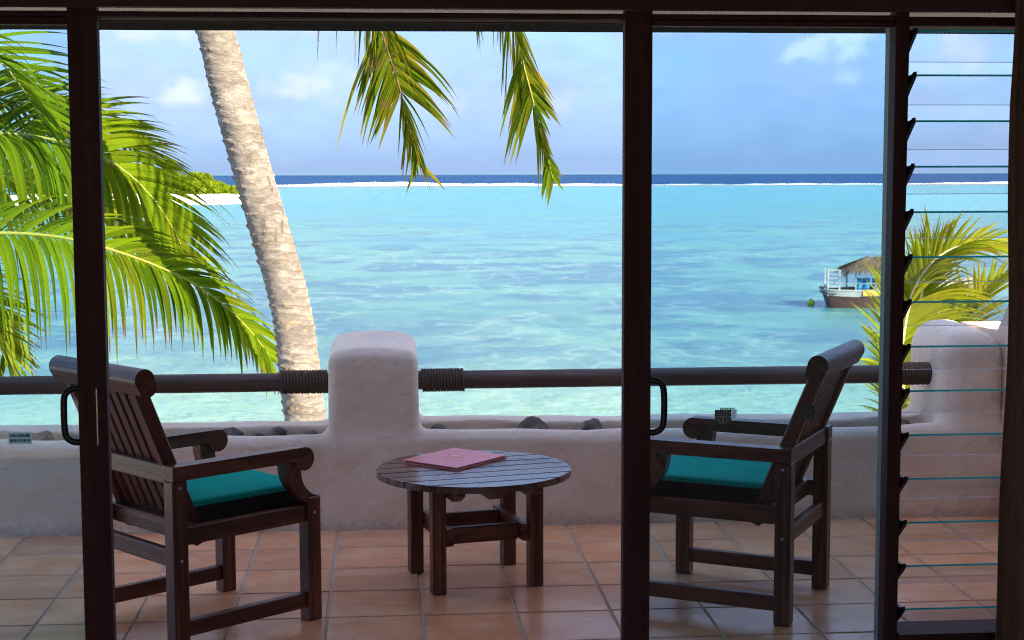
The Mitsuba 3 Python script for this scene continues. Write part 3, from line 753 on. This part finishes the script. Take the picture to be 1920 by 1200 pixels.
k = new_thing('window_sticker', 'dark sticker with pale carved figure emblem on the right door glass above the chair arm', 'sticker', 'stickers on the door glass')
bg, fg = tiki(0.050, 0.044)
dec2 = affinity.translate(sbox(0, 0, 0.030, 0.030), 0.0405, 0.006)
decal([('backing', bg, 'decal_grey_bsdf', 0.0002), ('emblem', fg, 'decal_pale_bsdf', 0.0007), ('side_label', affinity.translate(sbox(0, 0, 0.016, 0.030), 0.0505, 0.014), 'decal_pale_bsdf', 0.0003)] +
      [('lettering', shapely.union_all([sbox(0.016 + 0.0050 * i, 0.0445, 0.0198 + 0.0050 * i, 0.0500) for i in range(9)]), 'decal_grey_bsdf', 0.0003)], 0.974, 0.853, 4.4695, 0, k)
k = new_thing('window_sticker', 'faint bluish square copy of the figure emblem, over the back of the right armchair', 'sticker', 'stickers on the door glass')  # smaller, fainter copy of the emblem on the same pane
bg, fg = tiki(0.044, 0.040)
material('decal_faint_bsdf', (0.055, 0.075, 0.10), 0.6)
material('decal_faint_pale_bsdf', (0.12, 0.15, 0.18), 0.6)
decal([('backing', bg, 'decal_faint_bsdf', 0.0002), ('emblem', fg, 'decal_faint_pale_bsdf', 0.0007)], 1.235, 0.866, 4.4695, 0, k)
k = new_thing('window_sticker', 'pale mint sticker with two rows of marks on the left glass door', 'sticker', 'stickers on the door glass')
rw = np.random.default_rng(4)
rowm = [sbox(0.004 + 0.0064 * i, z, 0.004 + 0.0064 * i + 0.0025 + 0.003 * rw.random(), z + 0.009) for z in (0.006, 0.020) for i in range(9)]
decal([('backing', sbox(0, 0, 0.066, 0.034), 'decal_mint_bsdf', 0.0002), ('lettering', shapely.union_all(rowm), 'decal_grey_bsdf', 0.0007)], -1.093, 0.829, 4.4695, 0, k)

lv = new_thing('louvre_window', 'tall louvre window of tilted clear glass blades in dark clips at the right', 'louvre window')
L = lambda *a, **k: FB(*a, th=lv, **k)
L('jamb', (1.5385, 4.46, 0.207), (1.544, 4.56, 2.029), Z_, 'black_bsdf')
L('jamb', (1.915, 4.44, 0.019), (1.955, 4.55, 2.064), Z_)
L('head', (1.538, 4.44, 2.030), (1.9145, 4.55, 2.0575))
L('sill', (1.538, 4.42, 0.155), (1.9145, 4.56, 0.206))
L('apron_panel', (1.538, 4.46, 0.019), (1.9145, 4.52, 0.154))
cl = Polygon([(4.424, 0.012), (4.436, 0.004), (4.47, -0.004), (4.478, -0.018), (4.462, -0.034), (4.476, -0.045), (4.532, -0.090), (4.534, -0.096), (4.522, -0.092), (4.44, -0.026), (4.424, -0.004)])
cl = Polygon([(4.421, 0.010), (4.4345, 0.004), (4.470, 0.000), (4.480, 0.002), (4.540, -0.046), (4.545, -0.088), (4.535, -0.092), (4.424, -0.006)])
cm = trimesh.creation.extrude_polygon(cl, 0.010, engine='earcut')
cm.vertices = np.stack([np.array(cm.vertices)[:, 2], np.array(cm.vertices)[:, 0], np.array(cm.vertices)[:, 1]], 1)
clip = shape(cm, 'black_bsdf', None, False)
ny, nz_, fy, fz = 4.428, 0.0, 4.530, -0.0815
blade = shape(trimesh.Trimesh([(1.553, ny, 0), (1.912, ny, 0), (1.912, fy, fz), (1.553, fy, fz)], [(0, 1, 2), (0, 2, 3)]), 'blade_glass_bsdf', None, False)
be = shape(trimesh.Trimesh([(1.553, ny - 0.0004, -0.003), (1.912, ny - 0.0004, -0.003), (1.912, ny - 0.0004, 0.003), (1.553, ny - 0.0004, 0.003)], [(0, 1, 2), (0, 2, 3)]), 'glass_edge_bsdf', None, False)
scene['far_edge_bsdf'] = {'type': 'principledthin', 'base_color': rgb((0.72, 0.76, 0.84)), 'roughness': 0.3, 'diff_trans': 1.2, 'eta': 1.5}
bf = shape(trimesh.Trimesh([(1.553, fy + 0.0004, fz - 0.0012), (1.912, fy + 0.0004, fz - 0.0012), (1.912, fy + 0.0004, fz + 0.0012), (1.553, fy + 0.0004, fz + 0.0012)], [(0, 1, 2), (0, 2, 3)]), 'far_edge_bsdf', None, False)
for i in range(14):
    z = 2.020 - 0.1336 * i if i else 2.014
    b = put(f'{lv}__blade', blade, T().translate([0, 0, z]))
    put(f'{b}__edge', be, T().translate([0, 0, z]))
    put(f'{b}__edge', bf, T().translate([0, 0, z]))
    put(f'{lv}__clip', clip, T().translate([1.5445, 0, z]))
    put(f'{lv}__clip', clip, T().translate([1.9062, 0, z]))

cu = new_thing('curtain', 'dark brown curtain hanging in folds at the right edge', 'curtain')
s = np.linspace(0, 1, 160)
zc = np.linspace(0.02, 2.25, 70)
S_, Zc = np.meshgrid(s, zc, indexing='ij')
spread = 1 + 0.10 * (1 - Zc / 2.25)
left = 1.778 + 0.016 * np.sin(Zc * 1.9 - 0.6) + 0.010 * np.clip(Zc - 1.8, 0, 1) * 4 + 0.004 * np.sin(Zc * 7)
Xc = left + S_ * 0.46 * spread
Yc = 4.27 + 0.035 * np.sin(S_ * 34 + 0.5 * np.sin(Zc * 1.3)) * (0.7 + 0.3 * np.sin(S_ * 11)) + 0.012 * np.sin(S_ * 80 + Zc * 1.1)
v = np.stack([Xc, Yc, Zc], -1).reshape(-1, 3)
i, j = np.meshgrid(np.arange(159), np.arange(69), indexing='ij')
a_ = i * 70 + j
q_ = np.stack([a_, a_ + 70, a_ + 71, a_ + 1], -1).reshape(-1, 4)
put(cu + '__drape', shape(trimesh.Trimesh(v, np.vstack([q_[:, [0, 1, 2]], q_[:, [0, 2, 3]]]), process=False), 'curtain_bsdf', None, True))
ln = v.reshape(160, 70, 3)[20:, :46].copy(); ln[..., 1] -= 0.05; ln[..., 0] += 0.012 + 0.04 * ln[..., 2]
i, j = np.meshgrid(np.arange(139), np.arange(45), indexing='ij')
a_ = i * 46 + j
q_ = np.stack([a_, a_ + 46, a_ + 47, a_ + 1], -1).reshape(-1, 4)
put(cu + '__sheer_lining', shape(trimesh.Trimesh(ln.reshape(-1, 3), np.vstack([q_[:, [0, 1, 2]], q_[:, [0, 2, 3]]]), process=False), 'lining_bsdf', None, True), None, 'greyer inner layer at the bottom')


# ---------------------------------------------------------------- coconut palms
def frond_geometry(ctrl, n, length, width, seed, droop=1.0, lift=(0.25, 0.25), roll=0.0, a0=72, a1=22, r0=0.016, tip=0.35, start=0.03, jag=0.12, lens=(1, 1)):
    r = np.random.default_rng(seed)
    c = np.asarray(ctrl, float)
    u = np.r_[0, np.cumsum(np.linalg.norm(np.diff(c, axis=0), axis=1))]; u /= u[-1]
    sp = CubicSpline(u, c)
    uu = np.linspace(0, 1, 48)
    rach = tube(sp(uu), r0 * (1 - uu) ** 0.8 + 0.0022, 8)
    leaf = []
    for side in (-1, 1):
        for k in range(n):
            t = start + (1 - start) * ((k + 0.5 + (r.random() - 0.5) * 0.35) / n)
            b = sp(t)
            tan = sp(t, 1); tan /= np.linalg.norm(tan)
            up = np.array([0, 0, 1.0]) - tan * tan[2]
            if np.linalg.norm(up) < 0.25:
                up = up + np.array([0, -0.4, 0]) - tan * (tan @ [0, -0.4, 0])
            up /= np.linalg.norm(up)
            sd = np.cross(tan, up)
            cr, sr = math.cos(roll), math.sin(roll)
            sd, up = cr * sd + sr * up, cr * up - sr * sd
            ang = math.radians(a0 + (a1 - a0) * t ** 1.4 + r.normal() * 2.6)
            dside = droop[0 if side < 0 else 1] if isinstance(droop, tuple) else droop
            lf = lift[0 if side < 0 else 1] + r.normal() * 0.09
            prof_ = (0.62 + 0.38 * min(t / 0.3, 1)) * (1 - (1 - tip) * max(0, (t - 0.45) / 0.55) ** 1.3)
            Lk = length * lens[0 if side < 0 else 1] * prof_ * (1 + r.normal() * jag)
            if Lk < 0.05:
                continue
            d = tan * math.cos(ang) + (side * sd * math.cos(lf) + up * math.sin(lf)) * math.sin(ang)
            m = 8
            ds = Lk / m
            pts, dirs = [b], [d]
            dk = dside * (0.85 + 0.3 * r.random())
            for e in range(m):
                dn = d + np.array([0, 0, -1.0]) * dk * ds * (0.6 + 1.6 * (e / m)) / max(0.35, length) * 1.0 + r.normal(size=3) * 0.012
                d = dn / np.linalg.norm(dn)
                pts.append(pts[-1] + d * ds); dirs.append(d)
            pts, dirs = np.array(pts), np.array(dirs)
            s = np.linspace(0, 1, m + 1)
            wd = width * np.minimum(1, 0.35 + s / 0.12 * 0.65) * np.clip(1 - s ** 2.2, 0, 1) * (0.85 + 0.3 * r.random()) + 0.0006
            w0 = tan[None] - dirs * (dirs @ tan)[:, None]
            alt = np.cross(dirs, up)
            w0 = np.where(np.linalg.norm(w0, axis=1, keepdims=True) < 0.3, alt, w0)
            w0 /= np.linalg.norm(w0, axis=1, keepdims=True)
            nn = np.cross(dirs, w0)
            tw = r.normal() * 0.22 + 0.35 * r.normal() * s
            w1 = w0 * np.cos(tw)[:, None] + nn * np.sin(tw)[:, None]
            n1 = np.cross(dirs, w1)
            A, Bm, C = pts - w1 * wd[:, None] / 2, pts - n1 * wd[:, None] * 0.16, pts + w1 * wd[:, None] / 2
            V = np.stack([A, Bm, C], 1).reshape(-1, 3)
            F = []
            for e in range(m):
                o = e * 3
                F += [(o, o + 1, o + 4), (o, o + 4, o + 3), (o + 1, o + 2, o + 5), (o + 1, o + 5, o + 4)]
            leaf.append((V, np.array(F), np.stack([np.full(len(V), r.random()), np.repeat(s, 3)], 1)))
    return rach, leaf


def leaf_shape(leaves, bsdf):
    V, F, U, o = [], [], [], 0
    for v, f, u in leaves:
        V.append(v); F.append(f + o); U.append(u); o += len(v)
    return mikit.ply(trimesh.Trimesh(np.vstack(V), np.vstack(F), process=False), bsdf, smooth=True, uv=np.vstack(U))


def add_frond(t, ctrl, n, length, width, seed, bsdf='leaf_bsdf', rachis='rachis_bsdf', single=False, label=None, **kw):
    f = key_for(t + '__frond')
    rach, leaf = frond_geometry(ctrl, n, length, width, seed, **kw)
    scene[f] = shape(rach, rachis, None, True)
    if label:
        tag(f, label)
    if single:
        for l in leaf:
            put(f + '__leaflet', leaf_shape([l], bsdf))
    else:
        put(f + '__leaflets', leaf_shape(leaf, bsdf), None, None, 'stuff')


def crown_fill(t, c, n, seed, length=0.6, reach=2.6, skip=None, bsdf='leaf_bsdf'):
    """the rest of the palm's crown, out of the picture: fronds all round the top of the trunk"""
    r = np.random.default_rng(seed)
    for k in range(n):
        az = 2 * np.pi * (k + 0.4 * r.random()) / n
        dx, dy = math.cos(az), math.sin(az)
        if skip and skip(dx, dy):
            continue
        el = 0.2 + 0.9 * r.random()
        L_ = reach * (0.85 + 0.3 * r.random())
        ctrl = [(c[0], c[1], c[2]), (c[0] + dx * L_ * 0.35, c[1] + dy * L_ * 0.35, c[2] + el * L_ * 0.30), (c[0] + dx * L_ * 0.72, c[1] + dy * L_ * 0.72, c[2] + el * L_ * 0.26), (c[0] + dx * L_, c[1] + dy * L_, c[2] - L_ * (0.28 - 0.2 * el))]
        add_frond(t, ctrl, 34, length, 0.034, seed * 50 + k, bsdf, droop=1.4)


def trunk_mesh(ctrl, r_of, ring=0.052, sides=72, step=0.008, seed=0, amp=1.0):
    c = np.asarray(ctrl, float)
    sp = PchipInterpolator(c[:, 2], c[:, :2])
    z = np.arange(c[0, 2], c[-1, 2], step)
    th = np.arange(sides) * 2 * np.pi / sides
    Zg, Tg = np.meshgrid(z, th, indexing='ij')
    q = np.stack([np.cos(Tg) * 1.1, np.sin(Tg) * 1.1, Zg * 1.4], -1)
    ph = Zg / ring + 1.5 * meshkit.fbm(q * 1.3, 3, seed) + 0.22 * np.sin(Tg + 1)
    saw = ph - np.floor(ph)
    st = meshkit.noise(np.stack([np.cos(Tg) * 1.6, np.sin(Tg) * 1.6, np.floor(ph) * 3.3], -1), seed + 4)
    lip = (saw ** 3.0) * 0.0125 * np.clip(st * 2.2 - 0.35, 0, 1.3)
    R = r_of(Zg) + amp * (lip + 0.016 * (meshkit.fbm(q * [1, 1, 2], 3, seed + 1) - 0.5) + 0.003 * (meshkit.fbm(q * [14, 14, 22], 3, seed + 2) - 0.5))
    xy = sp(z)
    v = np.stack([xy[:, None, 0] + R * np.cos(Tg), xy[:, None, 1] + R * np.sin(Tg), Zg], -1).reshape(-1, 3)
    i, j = np.meshgrid(np.arange(len(z) - 1), np.arange(sides), indexing='ij')
    qd = np.stack([i * sides + j, i * sides + (j + 1) % sides, (i + 1) * sides + (j + 1) % sides, (i + 1) * sides + j], -1).reshape(-1, 4)
    m = trimesh.Trimesh(v, np.vstack([qd[:, [0, 1, 2]], qd[:, [0, 2, 3]]]), process=False)
    return mikit.ply(m, 'bark_bsdf', smooth=True, uv=np.stack([np.clip(st * 2.2 - 0.35, 0, 1.3).ravel(), ph.ravel()], 1))


# the leaning palm in front of the terrace; its crown is above the picture
p1 = new_thing('coconut_palm', 'leaning coconut palm with thick grey ringed trunk rising behind the handrail', 'palm tree', 'coconut palms')
TR = [(-0.28, 9.0, -3.0), (-0.33, 9.0, -1.6), (-0.40, 9.0, -0.6), (-0.488, 9.0, 0.17), (-0.551, 9.0, 0.755), (-0.685, 9.0, 1.318), (-0.828, 9.0, 1.841), (-0.962, 9.0, 2.428), (-1.12, 9.0, 3.2), (-1.30, 8.98, 4.2), (-1.45, 8.95, 5.3)]
put(p1 + '__trunk', trunk_mesh(TR, lambda z: 0.1205 + 0.03 * np.clip((-0.8 - z) / 2, 0, 1) ** 2 - 0.004 * np.clip(z, -1, 6), seed=3))
CR = (-1.47, 8.95, 5.3)
add_frond(p1, [CR, (-1.05, 8.9, 5.75), (-0.50, 8.85, 4.60), (-0.13, 8.8, 3.20), (-0.016, 8.8, 2.413), (0.072, 8.8, 2.136), (0.13, 8.8, 1.896), (0.186, 8.8, 1.66)], 125, 1.12, 0.025, 31, 'leaf_old_bsdf', 'rachis_brown_bsdf', droop=1.1, lift=(-0.15, 0.15), a0=92, a1=33, tip=0.15, roll=1.25, start=0.55, jag=0.2)
add_frond(p1, [CR, (-0.6, 8.8, 5.9), (0.15, 8.7, 4.75), (0.55, 8.6, 3.35), (0.735, 8.6, 2.36), (0.827, 8.6, 2.007), (0.902, 8.6, 1.71), (0.937, 8.6, 1.58)], 125, 1.15, 0.025, 32, 'leaf_old_bsdf', 'rachis_bsdf', droop=1.3, lift=(0.1, 0.1), a0=96, a1=24, tip=0.15, roll=1.3, start=0.55, lens=(1.0, 0.55), jag=0.2)
add_frond(p1, [CR, (-0.9, 8.85, 5.9), (-0.15, 8.75, 4.75), (0.30, 8.7, 3.55), (0.44, 8.7, 2.85), (0.49, 8.7, 2.62), (0.51, 8.7, 2.50)], 60, 0.70, 0.022, 33, 'leaf_old_bsdf', 'rachis_bsdf', droop=1.3, lift=(0.1, 0.1), a0=84, a1=14, tip=0.3, roll=1.3, start=0.62)
crown_fill(p1, CR, 11, 5, 0.6, 2.8, lambda dx, dy: dx > 0.55, 'leaf_old_bsdf')

# the young palm at the left, crown outside the frame
p2 = new_thing('coconut_palm', 'bushy green coconut palm whose arching fronds fill the left side', 'palm tree', 'coconut palms')
C2 = np.array([-3.75, 10.1, 1.15])
put(p2 + '__trunk', trunk_mesh([(-3.9, 10.2, -3.0), (-3.85, 10.15, -1.0), (-3.75, 10.1, 1.2)], lambda z: 0.14 + 0 * z, step=0.02, sides=36, seed=6))
add_frond(p2, [tuple(C2), (-3.35, 9.8, 1.18), (-2.834, 9.6, 1.225), (-2.356, 9.6, 1.252), (-1.941, 9.6, 1.214), (-1.558, 9.6, 1.1), (-1.236, 9.6, 0.955), (-0.946, 9.6, 0.736), (-0.728, 9.6, 0.459)], 92, 0.76, 0.032, 41, 'leaf_bsdf', 'rachis_bsdf', True, 'lowest big frond reaching to the leaning trunk', droop=(0.9, 4.2), lift=(0.75, -0.35), a0=72, a1=26, tip=0.34, start=0.22)
add_frond(p2, [tuple(C2 + [0, .1, .1]), (-3.3, 10.2, 1.72), (-2.884, 10.2, 1.86), (-2.482, 10.2, 1.875), (-2.044, 10.2, 1.806), (-1.698, 10.2, 1.632), (-1.452, 10.2, 1.354), (-1.345, 10.2, 1.15)], 90, 0.84, 0.035, 42, 'leaf_bsdf', 'rachis_bsdf', True, 'middle arching frond beside the left door stile', droop=(0.7, 3.2), lift=(1.0, -0.2), a0=66, a1=30, tip=0.6, start=0.22)
add_frond(p2, [tuple(C2 + [.05, .2, .2]), (-3.4, 10.3, 2.0), (-3.148, 10.7, 2.18), (-2.62, 10.8, 2.126), (-2.159, 10.8, 2.018), (-1.82, 10.8, 1.872), (-1.62, 10.8, 1.70)], 64, 0.66, 0.033, 43, droop=(0.4, 1.6), lift=(1.0, 0.1), a0=58, a1=26, tip=0.6, start=0.2)
add_frond(p2, [tuple(C2 + [0, 0, .25]), (-3.35, 10.0, 2.2), (-2.898, 10.0, 2.56), (-2.55, 10.0, 2.43), (-2.39, 10.0, 2.29), (-2.27, 10.0, 2.13), (-2.16, 10.0, 1.93)], 52, 0.72, 0.030, 44, droop=(0.35, 0.8), lift=(1.15, 0.6), a0=80, a1=34, tip=0.6, start=0.2)
add_frond(p2, [tuple(C2 + [0, -.1, 0]), (-3.4, 9.9, 1.12), (-2.93, 9.9, 1.0), (-2.62, 9.9, 0.80), (-2.47, 9.9, 0.60), (-2.42, 9.9, 0.42)], 66, 0.56, 0.032, 45, 'leaf_yellow_bsdf', droop=(0.4, 0.8), lift=(0.9, 0.2), a0=66, a1=26, tip=0.5, start=0.2)
add_frond(p2, [tuple(C2 + [0, .3, .15]), (-3.3, 10.8, 1.6), (-2.7, 11.2, 1.62), (-2.2, 11.4, 1.42), (-1.8, 11.5, 1.18), (-1.55, 11.5, 0.98)], 80, 0.80, 0.034, 46, 'leaf_yellow_bsdf', droop=(0.6, 2.2), lift=(0.9, 0.0), a0=66, a1=26, tip=0.6, start=0.2)
crown_fill(p2, C2, 9, 7, 0.65, 2.3, lambda dx, dy: dx > -0.1)

# the palm at the right, below and beyond the louvre window
p3 = new_thing('coconut_palm', 'yellow green young coconut palm beyond the right pillar, seen through the louvre blades', 'palm tree', 'coconut palms')
C3 = np.array([3.42, 10.2, -0.75])
put(p3 + '__trunk', trunk_mesh([(3.5, 10.3, -3.0), (3.45, 10.2, -1.8), (3.42, 10.2, -0.7)], lambda z: 0.13 + 0 * z, step=0.02, sides=36, seed=9))
add_frond(p3, [tuple(C3), (3.56, 10.4, -0.10), (3.68, 10.4, 0.47), (3.74, 10.4, 0.85), (3.785, 10.4, 1.12)], 84, 0.46, 0.024, 51, 'leaf_yellow_bsdf', 'rachis_pale_bsdf', label='upright frond with pale stalk', droop=0.5, lift=(-0.3, -0.3), a0=58, a1=26, tip=0.6, r0=0.022, start=0.35, roll=0.35)
add_frond(p3, [tuple(C3), (3.41, 10.1, 0.0), (3.456, 10.0, 0.474), (3.516, 10.0, 0.779), (3.622, 10.0, 0.969), (3.77, 10.0, 1.086), (3.923, 10.0, 1.121), (4.131, 10.0, 1.083), (4.324, 10.0, 0.97), (4.5, 10.0, 0.75)], 130, 0.62, 0.025, 52, 'leaf_yellow_bsdf', 'rachis_pale_bsdf', label='arching frond with yellow stalk', droop=(0.25, 0.9), lift=(0.9, -0.3), a0=52, a1=26, tip=0.6, r0=0.017, start=0.3, roll=0.3, lens=(0.7, 1.0))
add_frond(p3, [tuple(C3), (3.32, 9.8, -0.2), (3.18, 9.4, 0.2), (3.06, 9.2, 0.45), (2.95, 9.1, 0.62)], 26, 0.26, 0.022, 53, 'leaf_yellow_bsdf', droop=0.6, lift=(0.3, 0.3), a0=60, a1=20, tip=0.4, start=0.25)
add_frond(p3, [tuple(C3), (3.9, 10.5, 0.2), (4.2, 10.7, 0.62), (4.5, 10.8, 0.85), (4.8, 10.8, 0.80)], 80, 0.55, 0.027, 54, 'leaf_yellow_bsdf', droop=0.5, lift=(0.4, 0.4), a0=60, a1=20, tip=0.5, start=0.25)
add_frond(p3, [tuple(C3), (3.7, 9.8, 0.1), (3.98, 9.6, 0.42), (4.3, 9.5, 0.52), (4.6, 9.5, 0.42)], 76, 0.50, 0.027, 55, 'leaf_yellow_bsdf', droop=0.6, lift=(0.4, 0.4), a0=60, a1=20, tip=0.5, start=0.25)
crown_fill(p3, C3, 9, 8, 0.55, 1.7, lambda dx, dy: dy < -0.35 or dx < -0.5, 'leaf_yellow_bsdf')


# ---------------------------------------------------------------- boat, its load and the buoy
material('hull_bsdf', proc(lambda p, n, uv: mix((0.045, 0.024, 0.020), (0.12, 0.058, 0.045), fbm(p.x * 3, p.y * 3, p.z * 8, 3))), 0.6)
material('boat_white_bsdf', proc(lambda p, n, uv: mix((0.20, 0.21, 0.22), (0.44, 0.45, 0.44), fbm(p.x * 3, p.y * 3, p.z * 3, 3))), 0.6)
material('boat_yellow_bsdf', (0.62, 0.36, 0.06), 0.6)
material('thatch_bsdf', proc(lambda p, n, uv: mix((0.05, 0.035, 0.022), (0.21, 0.145, 0.085), fbm(p.x * 5, p.y * 5, p.z * 2, 3) * 1.3 - 0.15)), 0.95)
material('drum_bsdf', (0.02, 0.28, 0.55), 0.45)
material('buoy_bsdf', (0.30, 0.42, 0.02), 0.5)
bt = new_thing('boat', 'small moored boat with thatched canopy and white stern ladder', 'boat')
MB = T().translate([15.68, 54.0, SEA]) @ T().rotate([0, 0, 1], -4)
st = np.array([0.0, 0.35, 1.0, 2.0, 3.2, 4.2, 5.0, 5.6])
hw = np.array([0.62, 0.72, 0.80, 0.84, 0.80, 0.62, 0.34, 0.04])
sheer = np.array([0.66, 0.64, 0.62, 0.64, 0.70, 0.80, 0.94, 1.05])
wl = np.array([0.42, 0.58, 0.66, 0.70, 0.62, 0.42, 0.18, 0.02])
xo = np.array([0.24, 0.12, 0.0, 0.0, 0.0, -0.15, -0.35, -0.55])


def strake(z0, w0, x0, z1, w1, x1):
    V, F = [], []
    for side in (-1, 1):
        o = len(V)
        for i_ in range(8):
            V += [(st[i_] + x0[i_], side * w0[i_], z0[i_]), (st[i_] + x1[i_], side * w1[i_], z1[i_])]
        for i_ in range(7):
            a = o + 2 * i_
            F += [(a, a + 2, a + 3), (a, a + 3, a + 1)] if side < 0 else [(a, a + 3, a + 2), (a, a + 1, a + 3)]
    F += [(0, 1, 17), (0, 17, 16)]
    return trimesh.Trimesh(V, F, process=False)


zero, mid = np.zeros(8), sheer - 0.20
wm = wl + (hw - wl) * 0.7
put(bt + '__hull', shape(strake(zero - 0.25, wl * 0.8, xo * 1.3, mid, wm, xo * 0.4), 'hull_bsdf', None, 35), MB)
put(bt + '__topside', shape(strake(mid, wm + 0.012, xo * 0.4, sheer, hw + 0.012, zero), 'boat_white_bsdf', None, 35), MB, 'grey white upper hull band')
put(bt + '__gunwale', shape(join([tube(np.stack([st, s_ * hw, sheer + 0.015], -1), 0.035, 8) for s_ in (-1, 1)]), 'boat_white_bsdf', None, True), MB)
put(bt + '__deck', shape(extrude_xy(Polygon(np.vstack([np.c_[st, hw - 0.02], np.c_[st, -hw + 0.02][::-1]])), 0.50, 0.54), 'hull_bsdf'), MB)
put(bt + '__bow_panel', shape(join([bar((1.25, -0.845, 0.56), (3.2, -0.825, 0.62), 0.02, 0.22, 0.004)]), 'boat_yellow_bsdf'), MB, 'yellow panel along the bow side')
lad = [bar((0.06, y, 0.44), (0.06, y, 1.42), 0.06, 0.06, 0.004, (1, 0, 0)) for y in (-0.55, -0.05)] + [bar((0.46, y, 0.44), (0.46, y, 1.38), 0.06, 0.06, 0.004, (1, 0, 0)) for y in (-0.62,)]
put(bt + '__ladder_post', shape(join(lad), 'boat_white_bsdf'), MB)
for i in range(6):
    z = 0.62 + 0.15 * i
    put(bt + '__rung', shape(join([bar((0.06, -0.55, z), (0.46, -0.62, z), 0.05, 0.05, 0.004)]), 'boat_white_bsdf'), MB)
for x, y in ((1.02, -0.70), (1.02, 0.70), (3.4, -0.66), (3.4, 0.66)):
    put(bt + '__canopy_post', shape(bar((x, y, 0.541), (x, y, 1.52), 0.05, 0.05, 0.006, (1, 0, 0)), 'boat_white_bsdf'), MB)
put(bt + '__side_rail', shape(tube([(0.06, -0.58, 0.92), (0.5, -0.66, 0.90), (1.02, -0.70, 0.88), (3.4, -0.66, 0.92)], 0.014, 8), 'boat_white_bsdf', None, True), MB)
rt = np.random.default_rng(77)
ev = [(0.78, -1.0, 1.36), (4.2, -1.0, 1.36), (4.2, 1.0, 1.36), (0.78, 1.0, 1.36)]
rd = [(1.6, 0, 1.80), (3.5, 0, 1.80)]
hipm = trimesh.Trimesh(np.array(ev + rd), [(0, 1, 5), (0, 5, 4), (2, 3, 4), (2, 4, 5), (3, 0, 4), (1, 2, 5)], process=False)
th = [hipm]
tv, tf = [], []
for a, b, c, d in ((ev[0], ev[1], rd[0], rd[1]), (ev[3], ev[2], rd[0], rd[1]), (ev[0], ev[3], rd[0], rd[0]), (ev[1], ev[2], rd[1], rd[1])):
    a, b, c, d = map(np.array, (a, b, c, d))
    for k in range(420):
        u, w = rt.random(), rt.random() ** 1.3
        lowp, hip_ = a + (b - a) * u, c + (d - c) * u
        dn = (lowp - hip_) / np.linalg.norm(lowp - hip_)
        p = lowp + (hip_ - lowp) * w + np.array([0, 0, 0.02 + 0.03 * rt.random()])
        q = p + dn * (0.22 + 0.16 * rt.random()) + np.array([0, 0, -0.05 - 0.12 * rt.random() * (w < 0.2)]) + rt.normal(size=3) * 0.02
        e = np.cross(dn, [0, 0, 1]); e /= np.linalg.norm(e)
        o = len(tv)
        tv += [p - e * 0.022, p + e * 0.022, q + e * 0.006, q - e * 0.006]
        tf += [(o, o + 1, o + 2), (o, o + 2, o + 3)]
th.append(trimesh.Trimesh(tv, tf, process=False))
put(bt + '__canopy', shape(join(th), 'thatch_bsdf', None, False), MB, 'brown thatched canopy')
cyl = lambda r, h: tube([(0, 0, 0), (0, 0, h * .03), (0, 0, h * .3), (0, 0, h * .33), (0, 0, h * .36), (0, 0, h * .64), (0, 0, h * .67), (0, 0, h * .7), (0, 0, h * .97), (0, 0, h)], [r * .93, r, r, r * 1.05, r, r, r * 1.05, r, r, r * .93], 20)
for x, y, lab in ((1.22, -0.30, 'blue plastic drum on the boat deck, the one nearer the stern ladder'), (1.50, -0.28, 'blue plastic drum on the boat deck beside the white box')):
    k = put('plastic_drum', shape(cyl(0.13, 0.52), 'drum_bsdf', None, 30), MB @ T().translate([x, y, 0.541]))
    tag(k, lab, 'drum', 'blue drums on the boat')
wb = new_thing('engine_box', 'white box on the boat deck right of the blue drums', 'box')
put(wb + '__body', shape(cbox((0.34, 0.34, 0.44), 0.03, (0, 0, 0.22)), 'boat_white_bsdf'), MB @ T().translate([1.92, -0.25, 0.541]))
put(wb + '__lid', shape(cbox((0.36, 0.36, 0.06), 0.02, (0, 0, 0.472)), 'boat_white_bsdf'), MB @ T().translate([1.92, -0.25, 0.541]))
by = trimesh.creation.icosphere(3, 0.14)
by.apply_scale([1, 1, 1.05]); by.apply_translation([0, 0, 0.09])
rg = trimesh.creation.torus(0.03, 0.012); rg.apply_translation([0, 0, 0.245])
k = new_thing('mooring_buoy', 'yellow green round mooring buoy floating left of the boat', 'buoy')
put(k + '__float', shape(by, 'buoy_bsdf', None, True), T().translate([15.42, 54.6, SEA]))
put(k + '__ring', shape(rg, 'buoy_bsdf', None, True), T().translate([15.42, 54.6, SEA]))
